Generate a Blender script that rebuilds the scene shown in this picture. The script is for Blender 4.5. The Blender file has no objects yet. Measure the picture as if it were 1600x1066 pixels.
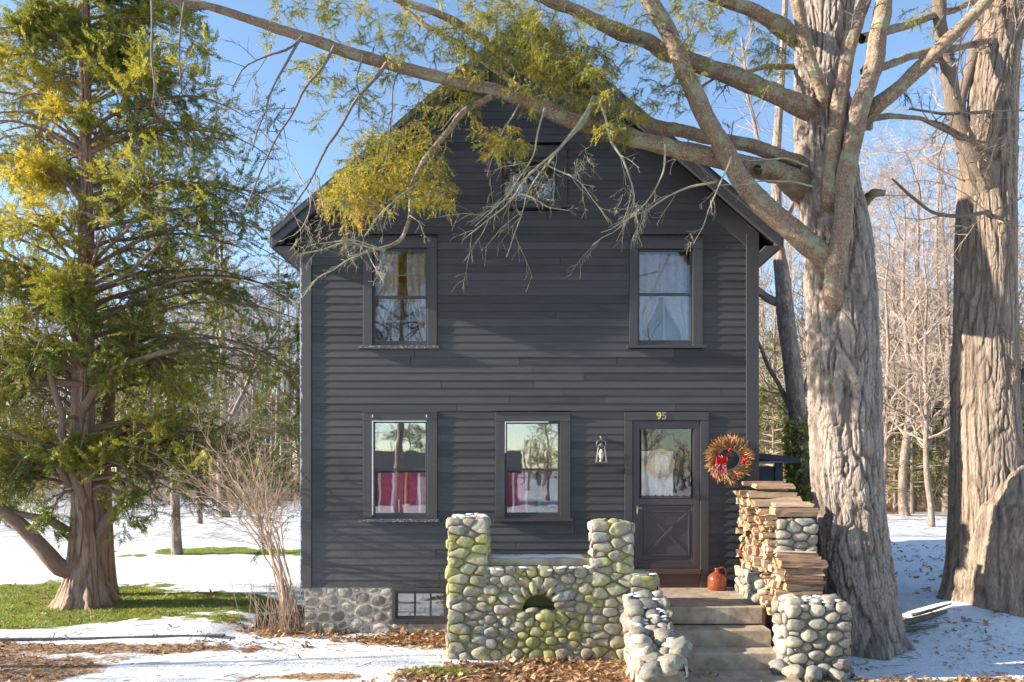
import bpy, math, random
import numpy as np
from mathutils import Vector
R = math.radians
SC = bpy.context.scene
COL = SC.collection
random.seed(7)

# ------------------------------------------------------------ camera, sky, sun, exposure
F, D, EYE, VX, VY = 1155.0, 10.5, 2.3, 830.0, 735.0
cam_d = bpy.data.cameras.new("camera")
cam_d.sensor_width = 36
cam_d.lens = F / 1600 * 36
cam_d.shift_x = (800 - VX) / 1600
cam_d.shift_y = (VY - 533) / 1600
cam_d.clip_start = 0.05
cam_d.clip_end = 2000
cam = bpy.data.objects.new("camera", cam_d)
COL.objects.link(cam)
cam.location = (0, -D, EYE)
cam.rotation_euler = (R(90), 0, 0)
SC.camera = cam

SUN_EL, SUN_PHI = 20.0, 5.0          # elevation; degrees the sun stands in front of the facade plane (from the left)
world = bpy.data.worlds.new("World")
SC.world = world
world.use_nodes = True
wn = world.node_tree.nodes
sky = wn.new('ShaderNodeTexSky')
sky.sky_type = 'NISHITA'
sky.sun_disc = False
sky.sun_elevation = R(SUN_EL)
sky.sun_rotation = R(270 - SUN_PHI)
sky.air_density = 1.0
sky.dust_density = 0.1
sky.ozone_density = 2.2
bg = wn['Background']
bg.inputs['Strength'].default_value = 0.11
world.node_tree.links.new(sky.outputs[0], bg.inputs[0])
sun_d = bpy.data.lights.new("sun", 'SUN')
sun_d.energy = 5.0
sun_d.angle = R(0.5)
sun_d.color = (1.0, 0.90, 0.76)
sun = bpy.data.objects.new("sun", sun_d)
COL.objects.link(sun)
sd = Vector((math.cos(R(SUN_PHI)) * math.cos(R(SUN_EL)), math.sin(R(SUN_PHI)) * math.cos(R(SUN_EL)), -math.sin(R(SUN_EL))))
sun.rotation_euler = sd.to_track_quat('-Z', 'Y').to_euler()
SC.view_settings.view_transform = 'Standard'
SC.view_settings.look = 'None'
SC.view_settings.gamma = 1.0
SC.view_settings.exposure = 1.55
SC.cycles.max_bounces = 8
SC.cycles.transparent_max_bounces = 12

def at(px, py, y):
    d = y + D
    return np.array([(px - VX) * d / F, y, EYE + (VY - py) * d / F])
def X(px): return (px - VX) / 110.0
def Z(py): return EYE + (VY - py) / 110.0

# ------------------------------------------------------------ noise
def _h(i, j, k, s):
    n = (i * 374761393 + j * 668265263 + k * 2147483647 + s * 1274126177) & 0xffffffff
    n = ((n ^ (n >> 13)) * 1274126177) & 0xffffffff
    return ((n ^ (n >> 16)) & 0xffff) / 65535.0
def vn(P, s=0):
    P = np.asarray(P, dtype=float)
    I = np.floor(P).astype(np.int64); f = P - I; f = f * f * (3 - 2 * f)
    i, j, k = I[..., 0], I[..., 1], I[..., 2]; r = 0
    for a in (0, 1):
        for b in (0, 1):
            for c in (0, 1):
                w = (f[..., 0] if a else 1 - f[..., 0]) * (f[..., 1] if b else 1 - f[..., 1]) * (f[..., 2] if c else 1 - f[..., 2])
                r = r + w * _h(i + a, j + b, k + c, s)
    return r
def fbm(P, s=0, o=4):
    P = np.asarray(P, dtype=float); r = 0; a = 0.5; t = 0
    for n in range(o):
        r = r + a * vn(P * 2 ** n, s + n * 17); t += a; a *= 0.5
    return r / t
def sst(a, b, x):
    t = np.clip((x - a) / (b - a), 0, 1); return t * t * (3 - 2 * t)
def nrm(v): return v / np.maximum(np.linalg.norm(v, axis=-1, keepdims=True), 1e-9)

# ------------------------------------------------------------ mesh builder
class MB:
    def __init__(s): s.V = []; s.Fc = []; s.n = 0; s.T = []; s.U = []; s.M = []
    def add(s, v, faces, tint=0.5, uv=None, mi=0):
        v = np.asarray(v, dtype=float).reshape(-1, 3); m = len(v)
        for f in (faces if isinstance(faces, list) and len(faces) and isinstance(faces[0], np.ndarray) else [np.asarray(faces)]):
            f = np.asarray(f, dtype=np.int64)
            s.Fc.append(f + s.n); s.M.append(np.full(len(f), mi, dtype=np.int32))
        s.V.append(v); s.T.append(np.broadcast_to(np.asarray(tint, dtype=float), (m,)))
        s.U.append(np.zeros((m, 2)) if uv is None else uv); s.n += m
    def box(s, x0, x1, y0, y1, z0, z1, tint=0.5, mi=0):
        v = [(x0,y0,z0),(x1,y0,z0),(x1,y1,z0),(x0,y1,z0),(x0,y0,z1),(x1,y0,z1),(x1,y1,z1),(x0,y1,z1)]
        f = [(0,3,2,1),(4,5,6,7),(0,1,5,4),(1,2,6,5),(2,3,7,6),(3,0,4,7)]
        s.add(v, f, tint, None, mi); return s
    def prism(s, poly, y0, y1, tint=0.5):      # poly: (x,z) outline, extruded in y
        n = len(poly); v = [(x, y0, z) for x, z in poly] + [(x, y1, z) for x, z in poly]
        s.add(v, [np.array([list(range(n)), list(range(n, 2*n))[::-1]]), np.array([(i, i + n, (i + 1) % n + n, (i + 1) % n) for i in range(n)])], tint)
        return s
    def build(s, name, mat, parent=None, origin=None, smooth=False, bevel=0):
        me = bpy.data.meshes.new(name)
        o = bpy.data.objects.new(name, me); COL.objects.link(o)
        if parent is not None:
            og = np.array(parent['_og']); o.parent = parent
        else:
            og = np.array(origin if origin is not None else (0, 0, 0), dtype=float); o.location = og
        o['_og'] = [float(a) for a in og]
        V = np.concatenate(s.V) - og
        me.vertices.add(len(V)); me.vertices.foreach_set('co', V.ravel())
        sizes = np.concatenate([np.full(len(f), f.shape[1]) for f in s.Fc])
        idx = np.concatenate([f.ravel() for f in s.Fc])
        me.loops.add(len(idx)); me.loops.foreach_set('vertex_index', idx)
        me.polygons.add(len(sizes)); st = np.concatenate([[0], np.cumsum(sizes)[:-1]])
        me.polygons.foreach_set('loop_start', st)
        me.polygons.foreach_set('material_index', np.concatenate(s.M))
        me.polygons.foreach_set('use_smooth', np.full(len(sizes), smooth))
        me.update(calc_edges=True)
        a = me.attributes.new('tint', 'FLOAT', 'POINT'); a.data.foreach_set('value', np.concatenate(s.T))
        a = me.attributes.new('buv', 'FLOAT2', 'POINT'); a.data.foreach_set('vector', np.concatenate(s.U).ravel())
        for m in (mat if isinstance(mat, (list, tuple)) else [mat]): me.materials.append(m)
        if bevel:
            b = o.modifiers.new('bevel', 'BEVEL'); b.width = bevel; b.segments = 2; b.limit_method = 'ANGLE'
        return o

def tag(o, label=None, cat=None, group=None, kind=None):
    if label: o['label'] = label
    if cat: o['category'] = cat
    if group: o['group'] = group
    if kind: o['kind'] = kind
    return o
def thing(name, loc, label=None, cat=None, group=None):
    o = bpy.data.objects.new(name, None); COL.objects.link(o)
    o.location = loc; o.empty_display_size = 0.2; o['_og'] = [float(a) for a in loc]
    return tag(o, label, cat, group)
def copy_tree(o, parent=None):
    c = o.copy(); COL.objects.link(c); c.parent = parent
    for ch in list(o.children): copy_tree(ch, c)
    return c

# ---- tubes
def frames(P):
    P = np.asarray(P, dtype=float)
    T = nrm(np.gradient(P, axis=-2))
    return P, T
def tube(mb, P, rad, k=8, tint=0.5, cap=True, v0=0.0):
    P, T = frames(P); n = len(P); rad = np.broadcast_to(np.asarray(rad, dtype=float), (n,))
    ref = np.array([0, 1, 0.0]) if abs(T[0][1]) < .9 else np.array([1, 0, 0.0])
    N = ref - T[0] * (ref @ T[0]); N /= np.linalg.norm(N)
    a = np.linspace(0, 2 * np.pi, k + 1); vs = []; uv = []; L = v0
    for i in range(n):
        N = N - T[i] * (N @ T[i]); N /= np.linalg.norm(N); B = np.cross(T[i], N)
        if i: L += np.linalg.norm(P[i] - P[i-1])
        vs.append(P[i] + rad[i] * (np.cos(a)[:, None] * N + np.sin(a)[:, None] * B))
        uv.append(np.stack([a * rad.mean(), np.full(k + 1, L)], 1))
    i, j = np.meshgrid(np.arange(n - 1), np.arange(k), indexing='ij'); q = (i * (k + 1) + j).ravel()
    Fq = np.stack([q, q + 1, q + k + 2, q + k + 1], 1)
    mb.add(np.concatenate(vs), Fq, tint, np.concatenate(uv))
    if cap:
        for m in (0, n - 1):
            ring = vs[m][:k]; mb.add(ring, [list(range(k)) if m else list(range(k))[::-1]], tint, uv[m][:k])
def smooth_path(pts, n):
    pts = np.asarray(pts, dtype=float)
    s = np.concatenate([[0], np.cumsum(np.linalg.norm(np.diff(pts[:, :3], axis=0), axis=1))])
    t = np.linspace(0, s[-1], n); out = np.stack([np.interp(t, s, pts[:, c]) for c in range(pts.shape[1])], 1)
    for _ in range(2):
        o2 = out.copy(); o2[1:-1] = (out[:-2] + 2 * out[1:-1] + out[2:]) / 4; out = o2
    return out
def twigs(mb, P, Rd, k=3, tint=0.5):
    P = np.asarray(P); B, n, _ = P.shape
    T = nrm(np.gradient(P, axis=1))
    ref = np.where(np.abs(T[:, :1, 2:3]) > .8, np.array([1.0, 0, 0]), np.array([0, 0, 1.0]))
    N = nrm(np.cross(T, ref)); Bn = np.cross(T, N)
    a = np.arange(k) * 2 * np.pi / k
    ring = P[:, :, None] + Rd[:, :, None, None] * (np.cos(a)[:, None] * N[:, :, None] + np.sin(a)[:, None] * Bn[:, :, None])
    b, i, j = np.meshgrid(np.arange(B), np.arange(n - 1), np.arange(k), indexing='ij')
    q = (b * n * k + i * k).ravel(); j = j.ravel(); j2 = (j + 1) % k
    Fq = np.stack([q + j, q + j2, q + k + j2, q + k + j], 1)
    tt = np.broadcast_to(np.asarray(tint, dtype=float).reshape(-1, 1, 1), (B, n, k)).ravel()
    uv = np.zeros((B, n, k, 2)); uv[..., 0] = np.arange(k) * .02; uv[..., 1] = np.arange(n)[None, :, None] * .05 + np.arange(B)[:, None, None] * .37
    mb.add(ring.reshape(-1, 3), Fq, tt, uv.reshape(-1, 2))
def spawn(P, Rd, rng, n, t=(0.2, 1), ang=(30, 60), L=(.3, .6), N=5, wob=.25, grav=0., rs=.6, rmax=1e9, tip=.3, plane=0., lenfall=.3, up=0.):
    P = np.asarray(P); B, m, _ = P.shape
    pi = np.repeat(np.arange(B), n); c = len(pi)
    tt = rng.uniform(t[0], t[1], c); x = tt * (m - 1); i = np.minimum(x.astype(int), m - 2); f = (x - i)[:, None]
    p = P[pi, i] * (1 - f) + P[pi, i + 1] * f
    T = nrm(P[pi, i + 1] - P[pi, i]); r0 = Rd[pi, i] * (1 - f[:, 0]) + Rd[pi, i + 1] * f[:, 0]
    v = rng.normal(size=(c, 3)); v[:, 2] = v[:, 2] * (1 - plane) + up; v = nrm(v - T * (v * T).sum(1, keepdims=True))
    a = np.radians(rng.uniform(ang[0], ang[1], c))[:, None]
    d = nrm(T * np.cos(a) + v * np.sin(a))
    plen = np.linalg.norm(np.diff(P, axis=1), axis=2).sum(1)[pi]
    ln = rng.uniform(L[0], L[1], c) * plen * (1 - lenfall * tt)
    rr = np.minimum(r0 * rs, rmax)
    Q = np.zeros((c, N, 3)); Q[:, 0] = p
    for k in range(1, N):
        d = nrm(d + rng.normal(size=(c, 3)) * wob + np.array([0, 0, -grav]))
        Q[:, k] = Q[:, k - 1] + d * (ln / (N - 1))[:, None]
    Rr = rr[:, None] * np.linspace(1, tip, N)[None]
    return Q, Rr
def leaflets(mb, P, Dr, rng, m=8, L=.2, l=.04, w=.012, droop=.2, tint=0.5, flat=.7):
    """flat fans of narrow leaflets along the direction Dr from each point P"""
    B = len(P); Dr = nrm(Dr)
    up = nrm(np.array([0, 0, 1.0]) * flat + rng.normal(size=(B, 3)) * (1 - flat + .15))
    S = nrm(np.cross(Dr, up)); Nn = nrm(np.cross(S, Dr))
    L = np.broadcast_to(np.asarray(L, dtype=float), (B,))
    t = (np.arange(m) + .5) / m; sg = np.where(np.arange(m) % 2, 1, -1)
    base = P[:, None] + Dr[:, None] * (t[None, :, None] * L[:, None, None]) - np.array([0, 0, 1.0]) * (droop * (t ** 2))[None, :, None] * L[:, None, None]
    ld = nrm(Dr[:, None] * .7 + S[:, None] * (sg * .75)[None, :, None] + Nn[:, None] * rng.normal(size=(B, m, 1)) * .35 - np.array([0, 0, droop * .6]))
    ll = (l * (1.15 - .6 * t))[None, :, None] * rng.uniform(.7, 1.3, (B, m, 1))
    wd = nrm(np.cross(ld, Nn[:, None] + rng.normal(size=(B, m, 3)) * .4)) * w * .5
    tip = base + ld * ll; mid = base + ld * ll * .5
    V = np.stack([base, mid + wd, tip, mid - wd], 2).reshape(-1, 3)
    q = np.arange(B * m)[:, None] * 4 + np.arange(4)[None]
    tn = np.broadcast_to(np.asarray(tint, dtype=float).reshape(-1, 1), (B, m)) + rng.normal(size=(B, m)) * .08
    mb.add(V, q, np.repeat(np.clip(tn.ravel(), 0, 1), 4))

# ------------------------------------------------------------ materials
class NT:
    def __init__(s, name):
        s.m = bpy.data.materials.new(name); s.m.use_nodes = True; s.t = s.m.node_tree
        s.b = s.t.nodes['Principled BSDF']; s.out = s.t.nodes['Material Output']
    def n(s, typ, **kw):
        nd = s.t.nodes.new('ShaderNode' + typ)
        for k, v in kw.items():
            if k in nd.inputs: s.set(nd.inputs[k], v)
            else: setattr(nd, k, v)
        return nd
    def set(s, inp, v):
        if isinstance(v, bpy.types.NodeSocket): s.t.links.new(v, inp)
        elif hasattr(v, 'outputs'): s.t.links.new(v.outputs[0], inp)
        elif isinstance(v, (tuple, list)) and inp.type == 'RGBA' and len(v) == 3: inp.default_value = (*v, 1)
        else: inp.default_value = v
    def P(s, **kw):
        for k, v in kw.items(): s.set(s.b.inputs[k.replace('_', ' ')], v)
    def coord(s, w='Object'):
        if w == 'World': return s.n('NewGeometry').outputs['Position']
        return s.n('TexCoord').outputs[w]
    def attr(s, name, out='Fac'): return s.n('Attribute', attribute_name=name).outputs[out]
    def map(s, vec, scale=(1,1,1), loc=(0,0,0)):
        return s.n('Mapping', Vector=vec, Scale=scale, Location=loc).outputs[0]
    def noise(s, vec, scale, detail=4, rough=.55, dist=0, out='Fac'):
        return s.n('TexNoise', Vector=vec, Scale=scale, Detail=detail, Roughness=rough, Distortion=dist).outputs[out]
    def ramp(s, fac, stops, interp='LINEAR'):
        r = s.n('ValToRGB', Fac=fac); cr = r.color_ramp; cr.interpolation = interp
        while len(cr.elements) < len(stops): cr.elements.new(.5)
        for e, (p, c) in zip(cr.elements, stops):
            e.position = p; e.color = (*(c if isinstance(c, (tuple, list)) else (c, c, c)), 1)
        return r.outputs['Color']
    def mix(s, f, a, b, blend='MIX'):
        x = s.n('Mix', data_type='RGBA', blend_type=blend)
        s.set(x.inputs[0], f); s.set(x.inputs[6], a); s.set(x.inputs[7], b); return x.outputs[2]
    def math(s, op, a, b=0., c=0., clamp=False):
        x = s.n('Math', operation=op, use_clamp=clamp); s.set(x.inputs[0], a); s.set(x.inputs[1], b); s.set(x.inputs[2], c); return x.outputs[0]
    def bump(s, h, dist=.01, strength=1.):
        b = s.n('Bump', Height=h, Distance=dist, Strength=strength); s.P(Normal=b.outputs[0]); return s

def painted(name, c, rough=.5, var=.25, wear=None, bump=.002):
    m = NT(name); co = m.coord('World'); t = m.attr('tint')
    n1 = m.noise(m.map(co, (1.2, 1.2, 9)), 2.2, 5)
    f = m.math('ADD', m.math('MULTIPLY', n1, .6), m.math('MULTIPLY', t, .4))
    col = m.ramp(f, [(.3, tuple(a * (1 - var) for a in c)), (.7, tuple(a * (1 + var) for a in c))])
    g = m.noise(m.map(co, (3, 3, 40)), 5, 4)
    if name == 'siding_paint':
        zc = m.n('SeparateXYZ', Vector=co).outputs['Z']; low = m.math('MULTIPLY', m.math('SUBTRACT', 1.5, zc), .8, clamp=True)
        dn = m.math('MULTIPLY', low, m.ramp(m.noise(m.map(co, (3, 3, 5)), 4, 6, .7), [(.42, 0.), (.62, 1.)])); col = m.mix(m.math('MULTIPLY', dn, .45), col, (.12, .105, .09))
        kn = m.ramp(m.noise(m.map(co, (9, 9, 26)), 3, 4, .7), [(.27, 1.), (.33, 0.)]); col = m.mix(m.math('MULTIPLY', kn, .6), col, (.012, .012, .014))
    if wear:
        wn_ = m.noise(m.map(co, (7, 7, 14)), 3.5, 6, .7)
        col = m.mix(m.ramp(wn_, [(wear[0], 0.), (wear[0] + .03, 1.)]), col, wear[1])
    m.P(Base_Color=col, Roughness=rough); m.bump(m.math('ADD', g, m.math('MULTIPLY', n1, .7)), bump * 2)
    return m.m
def plain(name, c, rough=.6, metal=0., var=.15, scale=20, bump=.001):
    m = NT(name); n = m.noise(m.coord(), scale, 4)
    m.P(Base_Color=m.ramp(n, [(.3, tuple(a * (1 - var) for a in c)), (.7, tuple(min(1, a * (1 + var)) for a in c))]), Roughness=rough, Metallic=metal)
    m.bump(n, bump); return m.m
def bark(name, dark, mid, light, su=11., sv=2., depth=.012, lichen=None, geo=False):
    m = NT(name); uv = m.attr('buv', 'Vector'); co = m.coord()
    d = m.noise(co, 2.6, 3, .5, out='Color')
    wv = m.n('VectorMath', operation='MULTIPLY_ADD'); m.set(wv.inputs[0], d); wv.inputs[1].default_value = (.05, .14, 0); m.set(wv.inputs[2], uv)
    v = m.noise(m.map(wv.outputs[0], (su, sv, 1)), 1.0, 3, .55)
    rid = m.math('ABSOLUTE', m.math('SUBTRACT', v, .5))
    v2 = m.noise(m.map(wv.outputs[0], (su * 1.7, sv * 1.9, 1), (7, 3, 0)), 1.0, 3, .6)
    rid2 = m.math('ABSOLUTE', m.math('SUBTRACT', v2, .5))
    fine = m.noise(m.map(wv.outputs[0], (su * 4, sv * 6, 1)), 1.6, 6, .7)
    big = m.noise(co, 1.3, 3)
    if geo:
        fine = m.noise(m.map(wv.outputs[0], (su * 5, sv * 4.5, 1)), 1.6, 6, .62)
        mid_ = m.ramp(m.math('MINIMUM', rid, rid2), [(.0, 0.), (.06, 1.)])
        h = m.math('ADD', m.math('MULTIPLY', m.attr('tint'), .42), m.math('ADD', m.math('MULTIPLY', mid_, .12), m.math('MULTIPLY', fine, .62)))
    else:
        h = m.math('ADD', m.math('MULTIPLY', m.ramp(m.math('MINIMUM', rid, rid2), [(.0, 0.), (.05, .55), (.13, 1.)]), .6), m.math('MULTIPLY', fine, .6))
    col = m.ramp(h, [(.30, dark), (.66, mid), (1.0, light)]) if geo else m.ramp(h, [(.22, dark), (.55, mid), (1.0, light)])
    col = m.mix(m.math('MULTIPLY', m.ramp(big, [(.4, 0.), (.65, 1.)]), .35), col, m.mix(.5, col, light))
    if lichen:
        ln = m.noise(co, 5.5, 5, .6); col = m.mix(m.math('MULTIPLY', m.ramp(ln, [(.52, 0.), (.62, 1.)]), .7), col, lichen)
    m.P(Base_Color=col, Roughness=.9)
    if depth: m.bump(h, depth)
    return m.m
def foliage(name, stops, transl=.35, nscale=.9, rough=.55):
    m = NT(name); t = m.attr('tint'); n = m.noise(m.coord(), nscale, 3)
    f = m.math('ADD', m.math('MULTIPLY', t, .6), m.math('MULTIPLY', m.math('SUBTRACT', n, .3), .9), clamp=True)
    col = m.ramp(f, stops); m.P(Base_Color=col, Roughness=rough)
    tr = m.n('BsdfTranslucent', Color=m.mix(.5, col, m.mix(1., col, (1.4, 1.25, .5), 'MULTIPLY')))
    mx = m.n('MixShader'); mx.inputs[0].default_value = transl
    m.t.links.new(m.b.outputs[0], mx.inputs[1]); m.t.links.new(tr.outputs[0], mx.inputs[2]); m.t.links.new(mx.outputs[0], m.out.inputs[0])
    return m.m
def glass(name, refl=.3, tint=(1, 1, 1), wav=.0006, sc=3):
    m = NT(name); g = m.n('BsdfGlossy', Roughness=.015, Color=(.95, .97, 1)); t = m.n('BsdfTransparent', Color=tint)
    bp = m.n('Bump', Height=m.noise(m.coord('World'), sc, 2), Distance=wav, Strength=1.); m.t.links.new(bp.outputs[0], g.inputs['Normal'])
    mx = m.n('MixShader'); mx.inputs[0].default_value = refl
    m.t.links.new(t.outputs[0], mx.inputs[1]); m.t.links.new(g.outputs[0], mx.inputs[2]); m.t.links.new(mx.outputs[0], m.out.inputs[0]); return m.m

CH = (.047, .0455, .0475)
M = {}
M['siding'] = painted('siding_paint', CH, .62, .32, (.76, (.085, .08, .08)), .0005)
M['trim'] = painted('trim_paint', (.048, .047, .050), .45, .15, (.735, (.20, .19, .18)), .0012)
M['trim_worn'] = painted('worn_trim_paint', (.066,.064,.066), .5, .2, (.56, (.34, .35, .36)), .002)
m = NT('peeling_corner_paint'); co = m.coord('World'); sx_ = m.n('SeparateXYZ', Vector=co).outputs['X']
ed = m.math('MULTIPLY', m.math('SUBTRACT', sx_, X(470)), 6.5); pn = m.noise(m.map(co, (5, 5, 3)), 3.2, 7, .72)
m.P(Base_Color=m.mix(m.ramp(m.math('SUBTRACT', pn, ed), [(.41, 0.), (.45, 1.)]), (.060, .059, .062), (.42, .42, .42)), Roughness=.55); m.bump(pn, .003); M['corner_worn'] = m.m
M['door'] = painted('door_paint', (.056, .045, .052), .4, .12, (.75, (.13, .10, .09)), .0008)
M['brown_board'] = painted('brown_board_paint', (.085, .048, .036), .5, .2, None, .001)
M['offwhite'] = plain('white_paint', (.62, .62, .58), .6)
M['glass'] = glass('window_glass', .30)
M['glass_low'] = glass('lower_sash_glass', .11)
M['glass_up'] = glass('upper_window_glass', .085)
M['glass_sky'] = glass('gable_glass', .22, wav=.002, sc=5)
M['roof'] = plain('roof_shingle', (.05, .05, .055), .85, scale=35, bump=.006)
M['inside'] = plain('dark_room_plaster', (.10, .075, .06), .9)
M['curtain_white'] = plain('sheer_curtain_cloth', (.25, .22, .21), .9)
M['redcloth'] = plain('red_quilt_cloth', (.36, .05, .09), .9)
M['muntin'] = plain('muntin_paint', (.16, .14, .15), .6)
M['bark_big'] = bark('maple_bark', (.045, .034, .028), (.22, .175, .145), (.45, .37, .30), 8, 2.6, .03, geo=True)
M['bark_oak'] = bark('ridged_bark', (.045, .036, .03), (.21, .155, .115), (.42, .33, .25), 13, 2.0, .025, geo=True)
M['bark_limb'] = bark('limb_bark', (.07, .042, .026), (.27, .18, .12), (.44, .32, .23), 24, 16, .006, (.30, .31, .19))
M['bark_cedar'] = bark('cedar_bark', (.07, .04, .028), (.25, .155, .11), (.48, .33, .24), 26, .9, .010, geo=True)
M['bark_bg'] = bark('woods_bark', (.09, .065, .05), (.24, .18, .14), (.40, .32, .26), 9, 2, 0)
M['twig_pale'] = plain('lichened_twig', (.30, .27, .18), .9, var=.3, scale=9)
M['twig_dark'] = plain('grey_twig', (.15, .13, .115), .9, var=.3, scale=9)
M['twig_tan'] = plain('tan_twig', (.42, .30, .21), .85, var=.3, scale=7)
M['twig_bg'] = plain('woods_twig', (.30, .23, .18), .9, var=.3, scale=3)
M['twig_far'] = plain('far_woods_twig', (.17, .13, .105), .9, var=.3, scale=1)
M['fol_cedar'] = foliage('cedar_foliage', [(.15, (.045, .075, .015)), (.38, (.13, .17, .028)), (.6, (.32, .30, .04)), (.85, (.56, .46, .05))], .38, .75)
M['fol_hem'] = foliage('hemlock_foliage', [(.15, (.06, .085, .015)), (.4, (.20, .22, .025)), (.62, (.46, .40, .03)), (.9, (.62, .38, .06))], .45, 1.6)
M['fol_pine'] = foliage('pine_foliage', [(.15, (.05, .07, .02)), (.5, (.15, .16, .04)), (.85, (.33, .29, .08))], .35, .4)
M['ivy'] = foliage('ivy_foliage', [(.2, (.12, .15, .03)), (.6, (.36, .38, .08)), (.9, (.55, .55, .18))], .25, 4)
M['leaf'] = foliage('dry_leaf', [(.1, (.10, .055, .035)), (.35, (.28, .16, .085)), (.6, (.46, .25, .10)), (.85, (.58, .46, .31))], .2, 3)
M['grass'] = foliage('grass_blade', [(.15, (.09, .15, .02)), (.5, (.23, .31, .035)), (.85, (.44, .43, .07))], .3, 2.5)
# ------------------------------------------------------------ stone materials
def stone_mat(name, moss):
    m = NT(name); co = m.coord('World'); t = m.attr('tint')
    col = m.ramp(t, [(.05, (.15, .125, .10)), (.3, (.25, .215, .165)), (.5, (.33, .265, .185)), (.7, (.21, .195, .17)), (.9, (.40, .355, .28))])
    sp = m.noise(co, 38, 5, .7); col = m.mix(.55, col, m.mix(m.ramp(sp, [(.35, 0.), (.7, 1.)]), m.mix(.5, col, (.05, .05, .05)), m.mix(.4, col, (.75, .72, .68))))
    if moss:
        n = m.noise(co, 2.3, 4, .6); fine = m.noise(co, 24, 4)
        f = m.math('ADD', m.math('MULTIPLY', n, .75), m.math('MULTIPLY', fine, .25))
        col = m.mix(m.math('MULTIPLY', m.ramp(f, [(.46, 0.), (.60, 1.)]), moss), col, m.ramp(fine, [(.3, (.22, .23, .05)), (.7, (.48, .45, .09))]))
    m.P(Base_Color=col, Roughness=.85); m.bump(m.math('ADD', sp, m.math('MULTIPLY', m.noise(co, 9, 3), 1.2)), .006); return m.m
M['stone_moss'] = stone_mat('mossy_fieldstone', .8)
M['stone'] = stone_mat('grey_fieldstone', .12)
M['stone_base'] = stone_mat('foundation_fieldstone', 0)
M['mortar_moss'] = plain('mossy_mortar', (.22, .205, .09), .95, var=.35, scale=9, bump=.01)
M['mortar'] = plain('pale_mortar', (.50, .43, .35), .95, var=.2, scale=14, bump=.008)
M['mortar_grey'] = plain('grey_mortar', (.2, .175, .145), .95, var=.25, scale=14, bump=.01)
M['concrete'] = None
mm = NT('worn_concrete'); co = mm.coord('World'); n = mm.noise(co, 6, 6, .65); n2 = mm.noise(co, 60, 3)
mm.P(Base_Color=mm.mix(mm.ramp(mm.noise(co, 3, 4), [(.5, 0.), (.7, .5)]), mm.ramp(n, [(.3, (.20, .145, .095)), (.6, (.46, .37, .28)), (.8, (.60, .50, .40))]), (.22, .21, .10)), Roughness=.9)
mm.bump(mm.math('ADD', n, mm.math('MULTIPLY', n2, .4)), .008); M['concrete'] = mm.m
M['snow'] = plain('snow_cover', (.80, .82, .86), .6, var=.04, scale=8, bump=.01)

# ------------------------------------------------------------ ground
GX0, GY0 = 4.3, -0.85
def gh(x, y):
    x = np.asarray(x, dtype=float); y = np.asarray(y, dtype=float)
    P = np.stack([x * .5, y * .5, np.zeros_like(x)], -1)
    h = (fbm(P, 3, 3) - .5) * .10 * sst(0, 3, np.abs(y + 1.5) + np.abs(x) * .3) * (1 - .5 * sst(-4, 3, x))
    P2 = np.stack([x * 2.2, y * 2.2, np.zeros_like(x)], -1)
    h = h + (fbm(P2, 9, 3) - .5) * .035
    h = h + .42 * sst(4.2, 6.4, x) * sst(-2.2, .3, y)
    h = h + .55 * sst(10, 26, y) * sst(1, -3, x) + .2 * sst(12, 30, y) * sst(1, 5, x)
    h = h + 1.1 * sst(26, 80, y)
    h = h + .12 * sst(-3.9, -4.6, x) * sst(-.7, -.45, y)
    return h
xs = np.concatenate([-np.geomspace(600, 12.5, 26), np.arange(-12, 12.01, .055), np.geomspace(12.5, 600, 26)])
ys = np.concatenate([-np.geomspace(600, 4.5, 18), np.arange(-4.2, 11.5, .055), np.geomspace(11.8, 900, 56)])
gx, gy = np.meshgrid(xs, ys, indexing='xy'); gz = gh(gx, gy)
gP = np.stack([gx, gy, 0 * gx], -1)
e = (fbm(gP * 1.1, 21, 5) - .5); e2 = (fbm(gP * 5, 31, 4) - .5)
def blob(x, y, cx, cy, rx, ry): return 1 - np.sqrt(((x - cx) / rx) ** 2 + ((y - cy) / ry) ** 2)
def grass_m(x, y, e, e2):
    g = np.minimum(blob(x, y, -8.6, 1.4, 6.4, 2.1) * 2.2, 1) + e * 1.9 + e2 * 1.1 - .35 * sst(-7.5, -4.5, x) 
    g = np.maximum(g, blob(x, y, -8.3, 9.2, 3.6, .9) + e * 2.2 + e2 * .8 - .15)
    g = np.maximum(g, blob(x, y, -1.05, -2.05, .55, .22) + e2 * 1.2 - .1)
    g = np.maximum(g, blob(x, y, 3.0, -2.62, .5, .22) + e2 * .9)
    g = g - 3 * sst(-.3, -.5, y) * (x < -3.5)
    return g
def leaf_m(x, y, e, e2):
    g = blob(x, y, .3, -2.4, 1.9, .78) + e * .7 + e2 * .6
    g = np.maximum(g, blob(x, y, -.95, -.45, 1.5, .42) + e * .6 + e2 * .6)
    g = np.maximum(g, blob(x, y, -3.3, .1, .75, .45) + e2 * .8)
    g = np.maximum(g, blob(x, y, 4.4, -2.75, 2.2, .42) + e * .5 + e2 * .9)
    g = np.maximum(g, blob(x, y, -7.4, -1.9, 2.3, .75) + e * .8 + e2 * .3 + .1)
    g = np.maximum(g, blob(x, y, -6.3, -.95, 2.4, .28) + e * .9 + e2 * .8)
    g = np.maximum(g, blob(x, y, -2.6, -2.3, .9, .2) + e * .8 + e2 * .9 - .15)
    g = np.maximum(g, blob(x, y, 18, 26, 16, 7) + e * 1.4 + e2 * .8 - .25)
    g = np.maximum(g, blob(x, y, -16, 36, 14, 10) + e * 1.2 + e2 * .6 - .3)
    return g
gm = np.clip(grass_m(gx, gy, e, e2) * 2 + .5, 0, 1); lm = np.clip(leaf_m(gx, gy, e, e2) * 2 + .5, 0, 1)
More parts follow.
